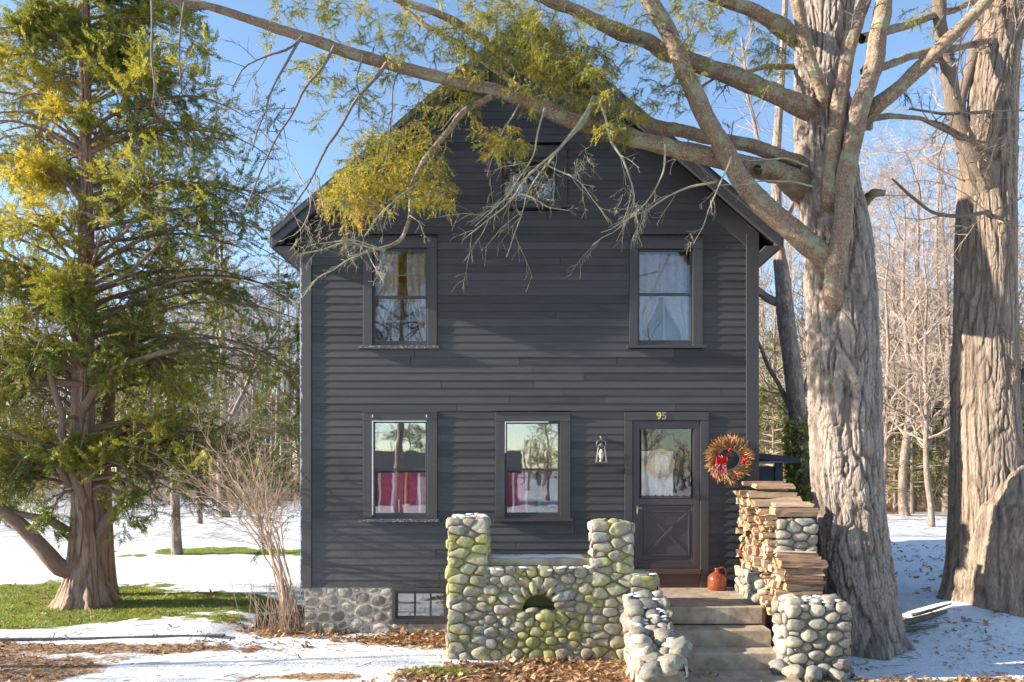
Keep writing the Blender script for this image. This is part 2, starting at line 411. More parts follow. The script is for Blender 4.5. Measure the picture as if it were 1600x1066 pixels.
g = MB(); ny, nx = gx.shape
ii, jj = np.meshgrid(np.arange(ny - 1), np.arange(nx - 1), indexing='ij'); q = (ii * nx + jj).ravel()
g.add(np.stack([gx, gy, gz], -1).reshape(-1, 3), np.stack([q, q + 1, q + nx + 1, q + nx], 1), gm.ravel(), np.stack([lm.ravel(), gm.ravel()], 1))
m = NT('snowy_ground'); co = m.coord('World'); gA = m.attr('tint'); sx = m.n('SeparateXYZ', Vector=m.attr('buv', 'Vector'))
fn = m.noise(co, 13, 6, .65); fn2 = m.noise(co, 55, 4, .6)
def thr(a, w=.28):
    s = m.math('ADD', a, m.math('MULTIPLY', m.math('SUBTRACT', fn, .5), 1.3)); return m.ramp(s, [(.5 - w / 2, 0.), (.5 + w / 2, 1.)])
snow = m.ramp(fn, [(.2, (.66, .68, .74)), (.5, (.84, .855, .88))])
gr = m.ramp(m.noise(co, 30, 4), [(.3, (.09, .13, .02)), (.7, (.28, .30, .05))])
lf = m.ramp(m.n('TexVoronoi', Vector=co, Scale=26.).outputs['Color'], [(.1, (.16, .08, .045)), (.5, (.36, .20, .10)), (.9, (.50, .36, .24))])
specks = m.ramp(m.noise(co, 7.5, 6, .72), [(.60, 0.), (.64, 1.)])
sy = m.n('SeparateXYZ', Vector=co).outputs['Y']; far = m.ramp(m.math('DIVIDE', sy, 40.), [(.2, 0.), (.32, 1.)])
bankn = m.ramp(m.noise(m.map(co, (1, .6, 1)), 2.6, 7, .75), [(.465, 0.), (.54, 1.)])
specks = m.math('MAXIMUM', specks, m.math('MULTIPLY', far, m.math('MULTIPLY', bankn, .8)))
c = m.mix(m.math('MULTIPLY', specks, .8), snow, (.16, .125, .095))
c = m.mix(thr(gA), c, gr); c = m.mix(thr(sx.outputs['X']), c, lf)
m.P(Base_Color=c, Roughness=.75); m.bump(m.math('ADD', fn, m.math('MULTIPLY', fn2, .5)), .05)
ground = tag(g.build('ground', m.m, smooth=True), kind='structure')

rd = MB(); rd.box(-300, 300, -12.5, -5.2, .02, .11); m = NT('road_asphalt'); m.P(Base_Color=m.ramp(m.noise(m.coord('World'), 40, 4), [(.3, (.04, .04, .042)), (.7, (.075, .073, .07))]), Roughness=.9)
tag(rd.build('road', m.m), kind='structure')  # unseen road added behind the camera so the lower panes mirror dark ground
# leaves lying about
rng = np.random.default_rng(5)
def scatter(n, box, maskf, thr_, keep=.0):
    out = []
    while sum(map(len, out)) < n:
        x = rng.uniform(box[0], box[1], 4 * n); y = rng.uniform(box[2], box[3], 4 * n)
        P = np.stack([x, y, 0 * x], -1); a = maskf(x, y, fbm(P * 1.1, 21, 5) - .5, fbm(P * 5, 31, 4) - .5)
        ok = (a > thr_) | (rng.random(len(x)) < keep); out.append(np.stack([x, y], 1)[ok])
    return np.concatenate(out)[:n]
def leaves_mesh(mb, xy, s0=.022, s1=.055, lift=.012, tint=None):
    n = len(xy); ok = ~((xy[:, 1] > -.02) & (np.abs(xy[:, 0]) < 3.3)); xy = xy[ok]; n = len(xy)
    z = gh(xy[:, 0], xy[:, 1]) + rng.uniform(.003, lift, n)
    s = rng.uniform(s0, s1, n); a = rng.uniform(0, 6.283, n); tilt = rng.normal(size=(n, 2)) * .35
    base = np.array([(-.9, 0, .0), (-.45, .38, .16), (.05, .30, .1), (.35, .52, .22), (1, 0, .12), (.35, -.5, .2), (.0, -.28, .1), (-.45, -.4, .2)])
    V = base[None] * s[:, None, None] * (1, 1, 1); V = V * rng.uniform(.75, 1.2, (n, 8, 1))
    ca, sa = np.cos(a)[:, None], np.sin(a)[:, None]
    x = V[..., 0] * ca - V[..., 1] * sa; y = V[..., 0] * sa + V[..., 1] * ca; zz = V[..., 2] + x * tilt[:, :1] + y * tilt[:, 1:]
    zz = zz - zz.min(1, keepdims=True) * .8
    W = np.stack([x + xy[:, :1], y + xy[:, 1:], zz + z[:, None]], -1)
    q = np.arange(n)[:, None] * 8
    Fs = np.concatenate([q + [0, 1, 2, 7], q + [2, 3, 4, 5]]); tri = np.concatenate([q + [7, 2, 6], q + [2, 5, 6]])
    mb.add(W.reshape(-1, 3), [Fs, tri], np.repeat(rng.random(n) if tint is None else tint, 8))
lmb = MB()
leaves_mesh(lmb, scatter(2600, (-1.8, 2.4, -3.1, -1.45), leaf_m, -.12))
leaves_mesh(lmb, scatter(1500, (-3.0, .8, -1.2, -.02), leaf_m, -.15))
leaves_mesh(lmb, scatter(420, (-4.4, -2.6, -.7, .8), leaf_m, -.2))
leaves_mesh(lmb, scatter(1300, (2.4, 7, -3.2, -2.2), leaf_m, .1))
leaves_mesh(lmb, scatter(2600, (-10, -3.5, -3, -.5), leaf_m, .1), .012, .035)
leaves_mesh(lmb, scatter(1500, (-6, 7, -3.1, -.1), lambda x, y, a, b: a + .1 + 0 * x, .12, .0), .012, .04)
leaves_mesh(lmb, scatter(700, (-12, -3.6, -.4, 5), grass_m, .2), .03, .06)
leaves_mesh(lmb, scatter(1500, (4.5, 14, -1, 9), lambda x, y, a, b: a, -.05), .02, .07)
tag(lmb.build('fallen_leaves', M['leaf']), kind='stuff', label='brown and orange dry leaves scattered over the thin snow', cat='leaves')
tw = MB(); n_ = 150; xy = np.stack([rng.uniform(-8, 8, n_), rng.uniform(-3.0, -.2, n_)], 1); xy = xy[~((np.abs(xy[:, 0] - 1) < 2.6) & (xy[:, 1] > -2.4))]; n_ = len(xy); a = rng.uniform(0, 6.28, n_); L_ = rng.uniform(.08, .35, n_)
tp = np.linspace(-.5, .5, 6)[None] * L_[:, None]; bx2 = xy[:, :1] + np.cos(a)[:, None] * tp + np.cumsum(rng.normal(size=(n_, 6)) * .006, 1); by2 = xy[:, 1:] + np.sin(a)[:, None] * tp + np.cumsum(rng.normal(size=(n_, 6)) * .006, 1)
twigs(tw, np.stack([bx2, by2, gh(bx2, by2) + .012 + rng.uniform(0, .02, (n_, 1))], -1), np.full((n_, 6), .004), 4, rng.random(n_)); tag(tw.build('twig_litter', M['twig_dark']), kind='stuff', label='small broken twigs scattered over the snow', cat='twigs')
# grass blades
def blades(n, box, s0, s1, thr_=.18):
    xy = scatter(n, box, grass_m, thr_); z = gh(xy[:, 0], xy[:, 1]) - .004
    a = rng.uniform(0, 6.283, n); h = rng.uniform(s0, s1, n); w = rng.uniform(.003, .006, n)
    d = np.stack([np.cos(a), np.sin(a), 0 * a], 1); ln = np.stack([rng.normal(size=n) * .5 * h, rng.normal(size=n) * .5 * h, h], 1)
    p = np.stack([xy[:, 0], xy[:, 1], z], 1)
    V = np.stack([p - d * w[:, None], p + d * w[:, None], p + ln], 1).reshape(-1, 3)
    return V, np.arange(3 * n).reshape(-1, 3), np.repeat(rng.random(n), 3)
gmb = MB()
for args in [(60000, (-12, -3.6, -.45, 3.6), .02, .05, .22), (9000, (-12, -4, 8, 10.4), .03, .06), (2500, (-1.7, -.4, -2.4, -1.75), .02, .05, .1), (1500, (2.4, 3.6, -3, -2.35), .02, .06, .1)]:
    v, f, t = blades(*args); gmb.add(v, f, t)
tag(gmb.build('lawn_grass', M['grass']), kind='stuff', label='short green grass showing through the snow', cat='grass')

# ------------------------------------------------------------ house
HXL, HXR, WB = X(470), X(1185), Z(918)
PKX, PKZ, TAN = -.06, 8.6, .852           # roof peak and pitch (outer roof surface)
house = thing('house', (0, 0, 0), 'tall charcoal clapboard house with a steep gable and four sash windows beside the big tree', 'house')
OP = []                                    # openings (x0,x1,z0,z1)
WIN = dict(UL=(568, 683, 375, 582.3, 668.4, 388, 537, 562, 687.5), UR=(983.4, 1097.5, 375, 996, 1082, 389.6, 536, 979, 1103),
           LL=(568, 683.6, 644, 582, 668, 657.6, 806.5, 562, 687.5), LC=(774.5, 891, 646, 789, 875, 659, 805.6, 771, 895),
           GB=(770, 886, 231, 784.7, 870, 246.7, 317.6, 765, 890.7))
for w in WIN.values(): OP.append((X(w[0]), X(w[1]), Z(w[6] + 4), Z(w[2])))
DOOR = (X(975.6), X(1106.4), Z(917), Z(644)); OP.append((DOOR[0], DOOR[1], WB - .1, DOOR[3]))
def cut(a, b, z0, z1):
    iv = [(a, b)]
    for x0, x1, c, d in OP:
        if c < z1 - .02 and d > z0 + .02:
            nv = []
            for p, q_ in iv:
                if x1 <= p or x0 >= q_: nv.append((p, q_)); continue
                if x0 > p: nv.append((p, x0))
                if x1 < q_: nv.append((x1, q_))
            iv = nv
    return iv
sid = MB(); E = .109; r = 0; rr_ = random.Random(3)
z = WB
while z < 8.25:
    zt = z + E; half = (PKZ - .30 - z) / TAN
    a, b = max(HXL + .14, PKX - half), min(HXR - .16, PKX + half)
    if b - a < .1: break
    for p, q_ in cut(a, b, z, zt):
        x = p
        while x < q_ - 1e-6:
            L = rr_.uniform(1.1, 4.2); x2 = min(q_, x + L)
            if q_ - x2 < .35: x2 = q_
            gap = .0025; n = max(2, int((x2 - x) / .3) + 1); xx = np.linspace(x + gap, x2 - gap, n)
            t = rr_.random(); j0 = rr_.uniform(-.0022, .0022)
            zj = j0 + (vn(np.stack([xx * 1.7, np.full(n, r * 3.3), xx * 0], -1), 5) - .5) * .004
            yj = (vn(np.stack([xx * 2.1, np.full(n, r * 5.1), xx * 0 + 9], -1), 8) - .5) * .002
            sec = [(-.0145, 0), (-.004, E + .006), (.03, E + .006), (.03, 0)]
            V = np.concatenate([np.stack([xx, y0 + yj * (1 if y0 < 0 else 0), z + zz + zj * (1 if k in (0, 3) else .3)], 1) for k, (y0, zz) in enumerate(sec)])
            Fs = []
            for k in range(4):
                k2 = (k + 1) % 4
                for i in range(n - 1): Fs.append((k * n + i, k * n + i + 1, k2 * n + i + 1, k2 * n + i))
            Fs += [(0, n, 2 * n, 3 * n), (n - 1, 4 * n - 1, 3 * n - 1, 2 * n - 1)]
            sid.add(V, Fs, t); x = x2
    z = zt; r += 1
sid.build('siding', M['siding'], house)
# corner boards, frieze boards, water table
MB().box(HXL, HXL + .155, -.030, .10, WB - .01, 5.66).build('corner_board', M['corner_worn'], house, bevel=.003)
MB().box(HXR - .18, HXR, -.030, .10, WB - .01, 5.66).build('corner_board', M['trim'], house, bevel=.003)
def rake(off0, off1, y0, y1, side, ext=0., zlow=None):
    """board following the roof slope between perpendicular offsets below the roof surface"""
    c = math.sqrt(1 + TAN ** 2)
    xe = (HXL - .30) if side < 0 else (HXR + .22)
    xe += ext * side
    def zz(x, off): return PKZ - abs(x - PKX) * TAN - off * c
    return MB().prism([(PKX, zz(PKX, off0)), (xe, zz(xe, off0)), (xe, zz(xe, off1)), (PKX, zz(PKX, off1))][::side], y0, y1)
def frieze(side):
    c = math.sqrt(1 + TAN ** 2); xe = HXL if side < 0 else HXR
    def zz(x, off): return PKZ - abs(x - PKX) * TAN - off * c
    xi = xe - side * .05
    return MB().prism([(PKX, zz(PKX, .10)), (xe, zz(xe, .10)), (xe, zz(xe, .36)), (PKX, zz(PKX, .36))][::side], -.027, .10)
roof = None
for s_ in (-1, 1):
    rf = rake(0, .05, -.36, 8.3, s_, .0).build('roof', M['roof'], house)
    rake(.052, .20, -.36, -.315, s_, -.006).build('rake_board', M['trim'], rf, bevel=.003)
    rake(.054, .095, -.395, -.362, s_, -.004).build('rake_molding', M['trim'], rf, bevel=.004)
    rake(.055, .08, -.31, 8.2, s_, -.03).build('soffit', M['trim'], rf)
    frieze(s_).build('frieze_board', M['trim'], house, bevel=.003)
    xe = (HXL - .30) if s_ < 0 else (HXR + .22); ze = PKZ - abs(xe - PKX) * TAN
    a, b = sorted((xe - s_ * .008, xe + s_ * .02)); MB().box(a, b, -.35, 8.2, ze - .24, ze - .03).build('fascia', M['trim'], rf, bevel=.003)
    a, b = sorted((xe - s_ * .01, (HXL if s_ < 0 else HXR) + 0)); MB().box(a, b, -.31, 8.2, ze - .235, ze - .215).build('eave_soffit', M['trim'], rf)
# side and rear walls, floors, rooms
w = MB(); w.box(HXL + .01, HXL + .12, .101, 8, WB, 5.7); w.box(HXR - .12, HXR - .01, .101, 8, WB, 5.7)
w.prism([(HXL + .13, WB), (HXR - .13, WB), (HXR - .13, 5.6), (PKX, 8.4), (HXL + .13, 5.6)], 7.9, 8.0)
for i in range(46):
    for sx_ in (-1, 1):
        xw = HXL + .01 if sx_ < 0 else HXR - .01; zc = WB + i * E
        v = [(xw, .10, zc), (xw + sx_ * .018, .10, zc), (xw + sx_ * .004, .10, zc + E), (xw, .10, zc + E)]
        v += [(a_, 8, c_) for a_, b_, c_ in v]; w.add(v, [(0, 1, 5, 4), (1, 2, 6, 5), (2, 3, 7, 6), (0, 3, 2, 1)])
w.build('wall', M['siding'], house)
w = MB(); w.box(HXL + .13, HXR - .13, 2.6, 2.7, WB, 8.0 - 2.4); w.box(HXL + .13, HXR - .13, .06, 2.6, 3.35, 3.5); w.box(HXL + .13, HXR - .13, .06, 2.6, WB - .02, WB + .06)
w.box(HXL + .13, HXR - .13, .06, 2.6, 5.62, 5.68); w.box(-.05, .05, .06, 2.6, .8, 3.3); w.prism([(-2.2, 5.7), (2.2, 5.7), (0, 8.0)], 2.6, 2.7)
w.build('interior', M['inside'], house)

def frame(mb, x0, x1, z0, z1, wl, wr, wb, wt, y0, y1):
    mb.box(x0, x0 + wl, y0, y1, z0, z1); mb.box(x1 - wr, x1, y0, y1, z0, z1)
    mb.box(x0 + wl, x1 - wr, y0, y1, z0, z0 + wb); mb.box(x0 + wl, x1 - wr, y0, y1, z1 - wt, z1); return mb
def curtain(name, mat, root, x0, x1, z0, z1, y=.17, n=60, amp=.014, fr=55, ph=0, shape=None):
    mb = MB(); xx = np.linspace(x0, x1, n); zz = np.linspace(z0, z1, 14)
    gx_, gz_ = np.meshgrid(xx, zz)
    yy = y + amp * np.sin(gx_ * fr + ph + np.sin(gz_ * 2 + ph) * .8) + amp * .5 * np.sin(gx_ * fr * .37 + gz_)
    if shape is not None: gx_ = shape(gx_, gz_)
    i, j = np.meshgrid(np.arange(13), np.arange(n - 1), indexing='ij'); q = (i * n + j).ravel()
    mb.add(np.stack([gx_, yy, gz_], -1).reshape(-1, 3), np.stack([q, q + 1, q + n + 1, q + n], 1))
    return mb.build(name, mat, root, smooth=True)
def window(key, mid, gl):
    cx0, cx1, ct, fx0, fx1, ft, fb, sx0, sx1 = WIN[key]
    lab = {'UL': None}.get(key)
    x0, x1, z1 = X(cx0), X(cx1), Z(ct); a0, a1, b1, b0 = X(fx0), X(fx1), Z(ft), Z(fb)
    zs = Z(fb + 4)
    c = MB(); c.box(x0, a0, -.032, .10, zs, b1); c.box(a1, x1, -.032, .10, zs, b1); c.box(x0, x1, -.034, .10, b1 + .001, z1)
    wi = c.build('window', M['trim'], house, bevel=.003)
    MB().box(a0, a1, .0, .10, zs, b0).build('sub_sill', M['trim'], wi, bevel=.003)
    MB().box(X(sx0), X(sx1), -.075, -.035, zs - .045, zs - .002).box(x0 + .002, x1 - .002, -.035, .098, zs - .043, zs - .003).build('sill', M['trim_worn'] if key in ('LL', 'UL') else M['trim'], wi, bevel=.004)
    MB().box(x0 - .01, x1 + .01, -.044, -.032, z1 - .002, z1 + .014).build('drip_cap', M['trim'], wi)
    sy = .022
    frame(MB(), a0 + .002, a1 - .002, b0, b1 - .002, .028, .028, .04, .028, sy - .012, sy + .05).build('sash_frame', M['trim'], wi, bevel=.003)
    g0, g1, h0, h1 = a0 + .030, a1 - .030, b0 + .04, b1 - .03
    if mid:
        zm = Z(mid)
        MB().box(g0, g1, sy - .008, sy + .05, zm - .018, zm + .014).build('meeting_rail', M['trim'], wi, bevel=.003)
        MB().box(g0, g1, sy + .006, sy + .009, zm + .014, h1).build('pane', gl, wi)
        MB().box(g0, g1, sy + .016, sy + .019, h0, zm - .018).build('pane', M['glass_low'], wi)
    else:
        MB().box(g0, g1, sy + .006, sy + .009, h0, h1).build('pane', gl, wi)
    return wi, g0, g1, h0, h1
wi, g0, g1, h0, h1 = window('UL', 463.5, M['glass_up'])
mz = Z(463.5); mu = MB()
for k in (1, 2): xm = g0 + (g1 - g0) * k / 3; mu.box(xm - .006, xm + .006, .075, .09, h0, mz - .02); mu.box(xm - .005, xm + .005, .075, .09, mz + .02, h1)
mu.box(g0, g1, .072, .088, Z(500) - .006, Z(500) + .006); mu.box(g0, g1, .072, .088, Z(428) - .005, Z(428) + .005)
mu.build('muntin', M['muntin'], wi)
curtain('curtain', M['curtain_white'], wi, g0 + .02, g0 + .30, Z(505), h1, .2, shape=lambda x, z_: g0 + (x - g0) * (.35 + .65 * sst(Z(510), Z(440), z_)))
curtain('curtain', M['curtain_white'], wi, g1 - .30, g1 - .02, Z(530), h1, .2, ph=2, shape=lambda x, z_: g1 - (g1 - x) * (.3 + .7 * sst(Z(530), Z(440), z_)))
wi, g0, g1, h0, h1 = window('UR', 459, M['glass_up'])
MB().box((g0 + g1) / 2 - .006, (g0 + g1) / 2 + .006, .075, .09, h0, h1).build('muntin', M['muntin'], wi)
curtain('curtain', M['curtain_white'], wi, g0 + .005, (g0 + g1) / 2 + .04, Z(460), h1, .15, fr=48)
curtain('curtain', M['curtain_white'], wi, (g0 + g1) / 2 - .04, g1 - .005, Z(460), h1, .19, ph=1, fr=42)
curtain('curtain', M['curtain_white'], wi, g0 + .005, g0 + .30, Z(530), Z(455), .17, shape=lambda x, z_: g0 + (x - g0) * (.25 + .75 * sst(Z(525), Z(465), z_)))
curtain('curtain', M['curtain_white'], wi, g1 - .34, g1 - .005, Z(530), Z(455), .17, ph=1, shape=lambda x, z_: g1 - (g1 - x) * (.3 + .7 * sst(Z(525), Z(465), z_)))
m = NT('striped_quilt_cloth'); co = m.coord('World'); sxx = m.n('SeparateXYZ', Vector=co).outputs['X']
st_ = m.math('FRACT', m.math('ADD', m.math('MULTIPLY', sxx, 5.2), m.math('MULTIPLY', m.noise(co, 3, 2), .5)))
m.P(Base_Color=m.mix(m.ramp(st_, [(.80, 0.), (.83, 1.)]), m.ramp(m.noise(co, 12, 3), [(.3, (.30, .035, .08)), (.7, (.44, .08, .13))]), (.70, .62, .64)), Roughness=.9); M['quilt'] = m.m
for key, md in (('LL', 733.5), ('LC', 733.5)):
    wi, g0, g1, h0, h1 = window(key, md, M['glass'])
    span = (g0, g1) if key == 'LL' else (g0, g0 + (g1 - g0) * .42)
    curtain('curtain', M['quilt'], wi, span[0] + .005, span[1] - .005, Z(803), Z(739), .11, amp=.007, fr=30, ph=.5)
    if key == 'LC': curtain('curtain', M['inside'], wi, g0 + (g1 - g0) * .62, g1 - .005, Z(803), Z(737), .13, amp=.006, fr=30)
    MB().box(g0 - .02, g1 + .02, .062, .16, Z(803.5), Z(801)).build('inner_sill', M['muntin'], wi)
    a0, a1, b1 = X(WIN[key][3]), X(WIN[key][4]), Z(WIN[key][5])
    lo = Z(805) if key == 'LL' else Z(708)
    MB().box(a0 + .001, a0 + .014, -.036, .005, lo, b1 - .013).box(a0 + .001, a1 - (.01 if key == 'LL' else .16), -.036, .005, b1 - .013, b1 - .001).build('peeled_frame_edge', M['offwhite'], wi)  # thin white strips modelled for the peeled paint along the frame edges
    if key == 'LL':
        for px in (583, 667): MB().box(X(px) - .008, X(px) + .008, -.045, -.034, Z(652.5), Z(648.5)).build('storm_hook', M['offwhite'], wi)
wi, g0, g1, h0, h1 = window('GB', None, M['glass_sky'])
mbn = MB(); mbn.box(g0, g1, .03, .045, (h0 + h1) / 2 - .01, (h0 + h1) / 2 + .01).build('muntin', M['trim'], wi)

# candles and bottle on the inside sills
M['wax'] = plain('ivory_wax', (.72, .64, .46), .5); M['wax_or'] = plain('orange_wax', (.75, .26, .05), .5); M['greeng'] = plain('green_glaze', (.03, .22, .13), .3)
def lathe(mb, prof, cx, cy, k=20, tint=.5, rx=1., ry=1.):
    prof = np.asarray(prof, dtype=float); a = np.arange(k) * 2 * np.pi / k; n = len(prof)
    V = np.stack([cx + prof[:, :1] * np.cos(a) * rx, cy + prof[:, :1] * np.sin(a) * ry, np.repeat(prof[:, 1:2], k, 1)], -1)
    i, j = np.meshgrid(np.arange(n - 1), np.arange(k), indexing='ij'); q = i * k; j2 = (j + 1) % k
    mb.add(V.reshape(-1, 3), [np.stack([q + j, q + j2, q + k + j2, q + k + j], -1).reshape(-1, 4), np.array([list(range(k))[::-1], list(range((n - 1) * k, n * k))])], tint); return mb
def stick(name, px, py0, py1, r, mat, y, label, cat):
    zb = Z(py0); zt = Z(py1); o = (X(px), y, zb)
    t = thing(name, o, label, cat); lathe(MB(), [(r, zb), (r, zt - .01), (r * .6, zt)], X(px), y, 12).build('wax' if cat == 'candle' else 'glass_body', mat, t, smooth=False)
    lathe(MB(), [(.0015, zt - .002), (.0015, zt + .012)] if cat == 'candle' else [(r * .4, zt - .005), (r * .35, zt + .03), (r * .45, zt + .035)], X(px), y, 8).build('wick' if cat == 'candle' else 'neck', M['trim'] if cat == 'candle' else mat, t)
stick('candle', 621.5, 801, 781, .010, M['wax'], .095, 'short ivory candle inside the lower left window', 'candle')
stick('candle', 633, 801, 738, .014, M['wax_or'], .09, 'tall orange candle standing in the lower left window', 'candle')
stick('candle', 831, 801, 781, .010, M['wax'], .095, 'white candle beside the green bottle in the middle lower window', 'candle')
stick('candle', 826.5, 801, 738, .016, M['wax_or'], .128, 'tall orange candle standing in the middle lower window', 'candle')
stick('bottle', 843, 801, 781, .030, M['greeng'], .10, 'small green bottle inside the middle lower window', 'bottle')

# ------------------------------------------------------------ door
dx0, dx1, dz0, dz1 = DOOR; lx0, lx1, lz0, lz1 = X(988), X(1093.8), Z(888.5), Z(657.6)
d = MB(); d.box(dx0, lx0, -.034, .10, WB, lz1); d.box(lx1, dx1, -.034, .10, WB, lz1); d.box(dx0, dx1, -.036, .10, lz1 + .001, dz1)
d.build('door_casing', M['trim'], house, bevel=.003)
MB().box(lx0 + .001, lx1 - .001, -.02, .07, WB, Z(897)).build('riser_board', M['brown_board'], house, bevel=.003)
MB().box(lx0 + .001, lx1 - .001, -.06, .08, Z(896.5), lz0 - .003).build('threshold', M['brown_board'], house, bevel=.004)
door = frame(MB(), lx0 + .008, lx1 - .006, lz0, lz1 - .006, .085, .085, .075, .10, -.010, .03)
gx0, gx1, gz0, gz1 = X(1002), X(1080), Z(777), Z(670.5)
door.box(lx0 + .093, lx1 - .091, -.010, .03, Z(789), Z(779.5))
door = door.build('door', M['door'], house, bevel=.003)
frame(MB(), lx0 + .093, lx1 - .091, lz0 + .075, Z(789.5), .035, .035, .035, .03, -.004, .028).build('panel_frame', M['door'], door, bevel=.004)
px0, px1, pz0, pz1 = X(1006), X(1077.5), Z(868.5), Z(798)
MB().box(lx0 + .12, lx1 - .12, .008, .025, lz0 + .10, Z(792)).build('panel', M['door'], door)
frame(MB(), px0, px1, pz0, pz1, .022, .022, .022, .022, -.008, .0078).build('panel_molding', M['door'], door, bevel=.003)
def xbar(s_):
    L = math.hypot(px1 - px0 - .044, pz1 - pz0 - .044) / 2 - .012; ang = math.atan2(pz1 - pz0 - .044, px1 - px0 - .044) * s_; w_ = .018
    cx_, cz_ = (px0 + px1) / 2, (pz0 + pz1) / 2; c_, sn = math.cos(ang), math.sin(ang)
    return [(cx_ + a * c_ - b * sn, cz_ + a * sn + b * c_) for a, b in ((-L, -w_), (L, -w_), (L, w_), (-L, w_))]
MB().prism(xbar(1), -.006, .0075).build('cross_brace', M['door'], door, bevel=.003)
MB().prism(xbar(-1), -.003, .0072).build('cross_brace', M['door'], door, bevel=.003)
MB().box(gx0, gx1, .004, .008, gz0, gz1).build('pane', glass('door_glass', .07), door)
frame(MB(), lx0 + .093, lx1 - .091, Z(779), lz1 - .105, .012, .012, .012, .012, -.002, .02).build('glass_bead', M['door'], door, bevel=.002)
sc_ = MB(); zc = gz0 + .012
pts = [(gx0, zc + .03)] ; nsc = 7
for k in range(nsc * 8 + 1):
    u = k / (nsc * 8); pts.append((gx0 + (gx1 - gx0) * u, gz0 + .035 - .022 * abs(math.sin(u * nsc * math.pi))))
poly = [(gx0, gz0 - .01), (gx1, gz0 - .01)] + pts[:0:-1]
MB().prism([(a, b) for a, b in poly], -.0045, .0035).build('scalloped_trim', M['door'], door)
curtain('curtain', plain('door_curtain_cloth', (.62, .57, .52), .9), door, gx0 + .02, gx0 + .47, gz0 + .02, Z(705), .10, amp=.012, fr=70)
hd = MB(); hx = X(995.5)
hd.box(hx - .012, hx + .012, -.018, -.0102, Z(803), Z(791)); tube(hd, [(hx, -.02, Z(792)), (hx, -.05, Z(794)), (hx, -.052, Z(800)), (hx, -.02, Z(804))], .007, 8); tube(hd, [(hx, -.02, Z(794)), (hx + .06, -.045, Z(794))], .006, 8)
hd.build('handle', plain('brass_handle', (.55, .50, .42), .3, .9), door)
# grapevine wreath on the inner door
def vine_wreath(root, cx, cy, cz, r0, r1, n, mat, rad=.005, seed=1, name='vine'):
    rg = np.random.default_rng(seed); mb = MB()
    for i in range(n):
        a = np.linspace(0, 6.6, 44) + rg.uniform(0, 6.28); ro = rg.uniform(r0, r1); w1, w2, k = rg.uniform(0, .14 * r1), rg.uniform(0, .1 * r1), rg.integers(3, 7)
        rr = ro + w1 * np.sin(a * k * .5 + i); P = np.stack([cx + rr * np.cos(a), cy + w2 * np.cos(a * k + i), cz + rr * np.sin(a)], 1)
        tube(mb, P, rad * rg.uniform(.6, 1.3), 5, rg.random())
    return mb.build(name, mat, root, smooth=True)
wv = thing('grapevine_wreath', (X(1033), .06, Z(724)), 'bare brown grapevine ring hanging inside the door glass', 'wreath')
vine_wreath(wv, X(1033), .055, Z(724), .150, .195, 16, M['twig_tan'], .006, 3)
# house number 95
def digit(txt, px, mat):
    cu = bpy.data.curves.new('digit', 'FONT'); cu.body = txt; cu.size = .145; cu.extrude = .004; cu.align_x = 'CENTER'; cu.offset = .003
    tmp = bpy.data.objects.new('tmp', cu); COL.objects.link(tmp); bpy.context.view_layer.update()
    me = bpy.data.meshes.new_from_object(tmp.evaluated_get(bpy.context.evaluated_depsgraph_get())); bpy.data.objects.remove(tmp)
    o = bpy.data.objects.new('house_number', me); COL.objects.link(o); o.rotation_euler = (R(90), 0, 0)
    o.location = (X(px), -.042, Z(655.5)); o.parent = house; me.materials.append(mat); return o
digit('9', 1029, plain('gold_number', (.75, .55, .16), .35, .6)); digit('5', 1037, plain('darker_number', (.36, .29, .16), .5, .5))  # the five gets a darker, rougher metal than the nine
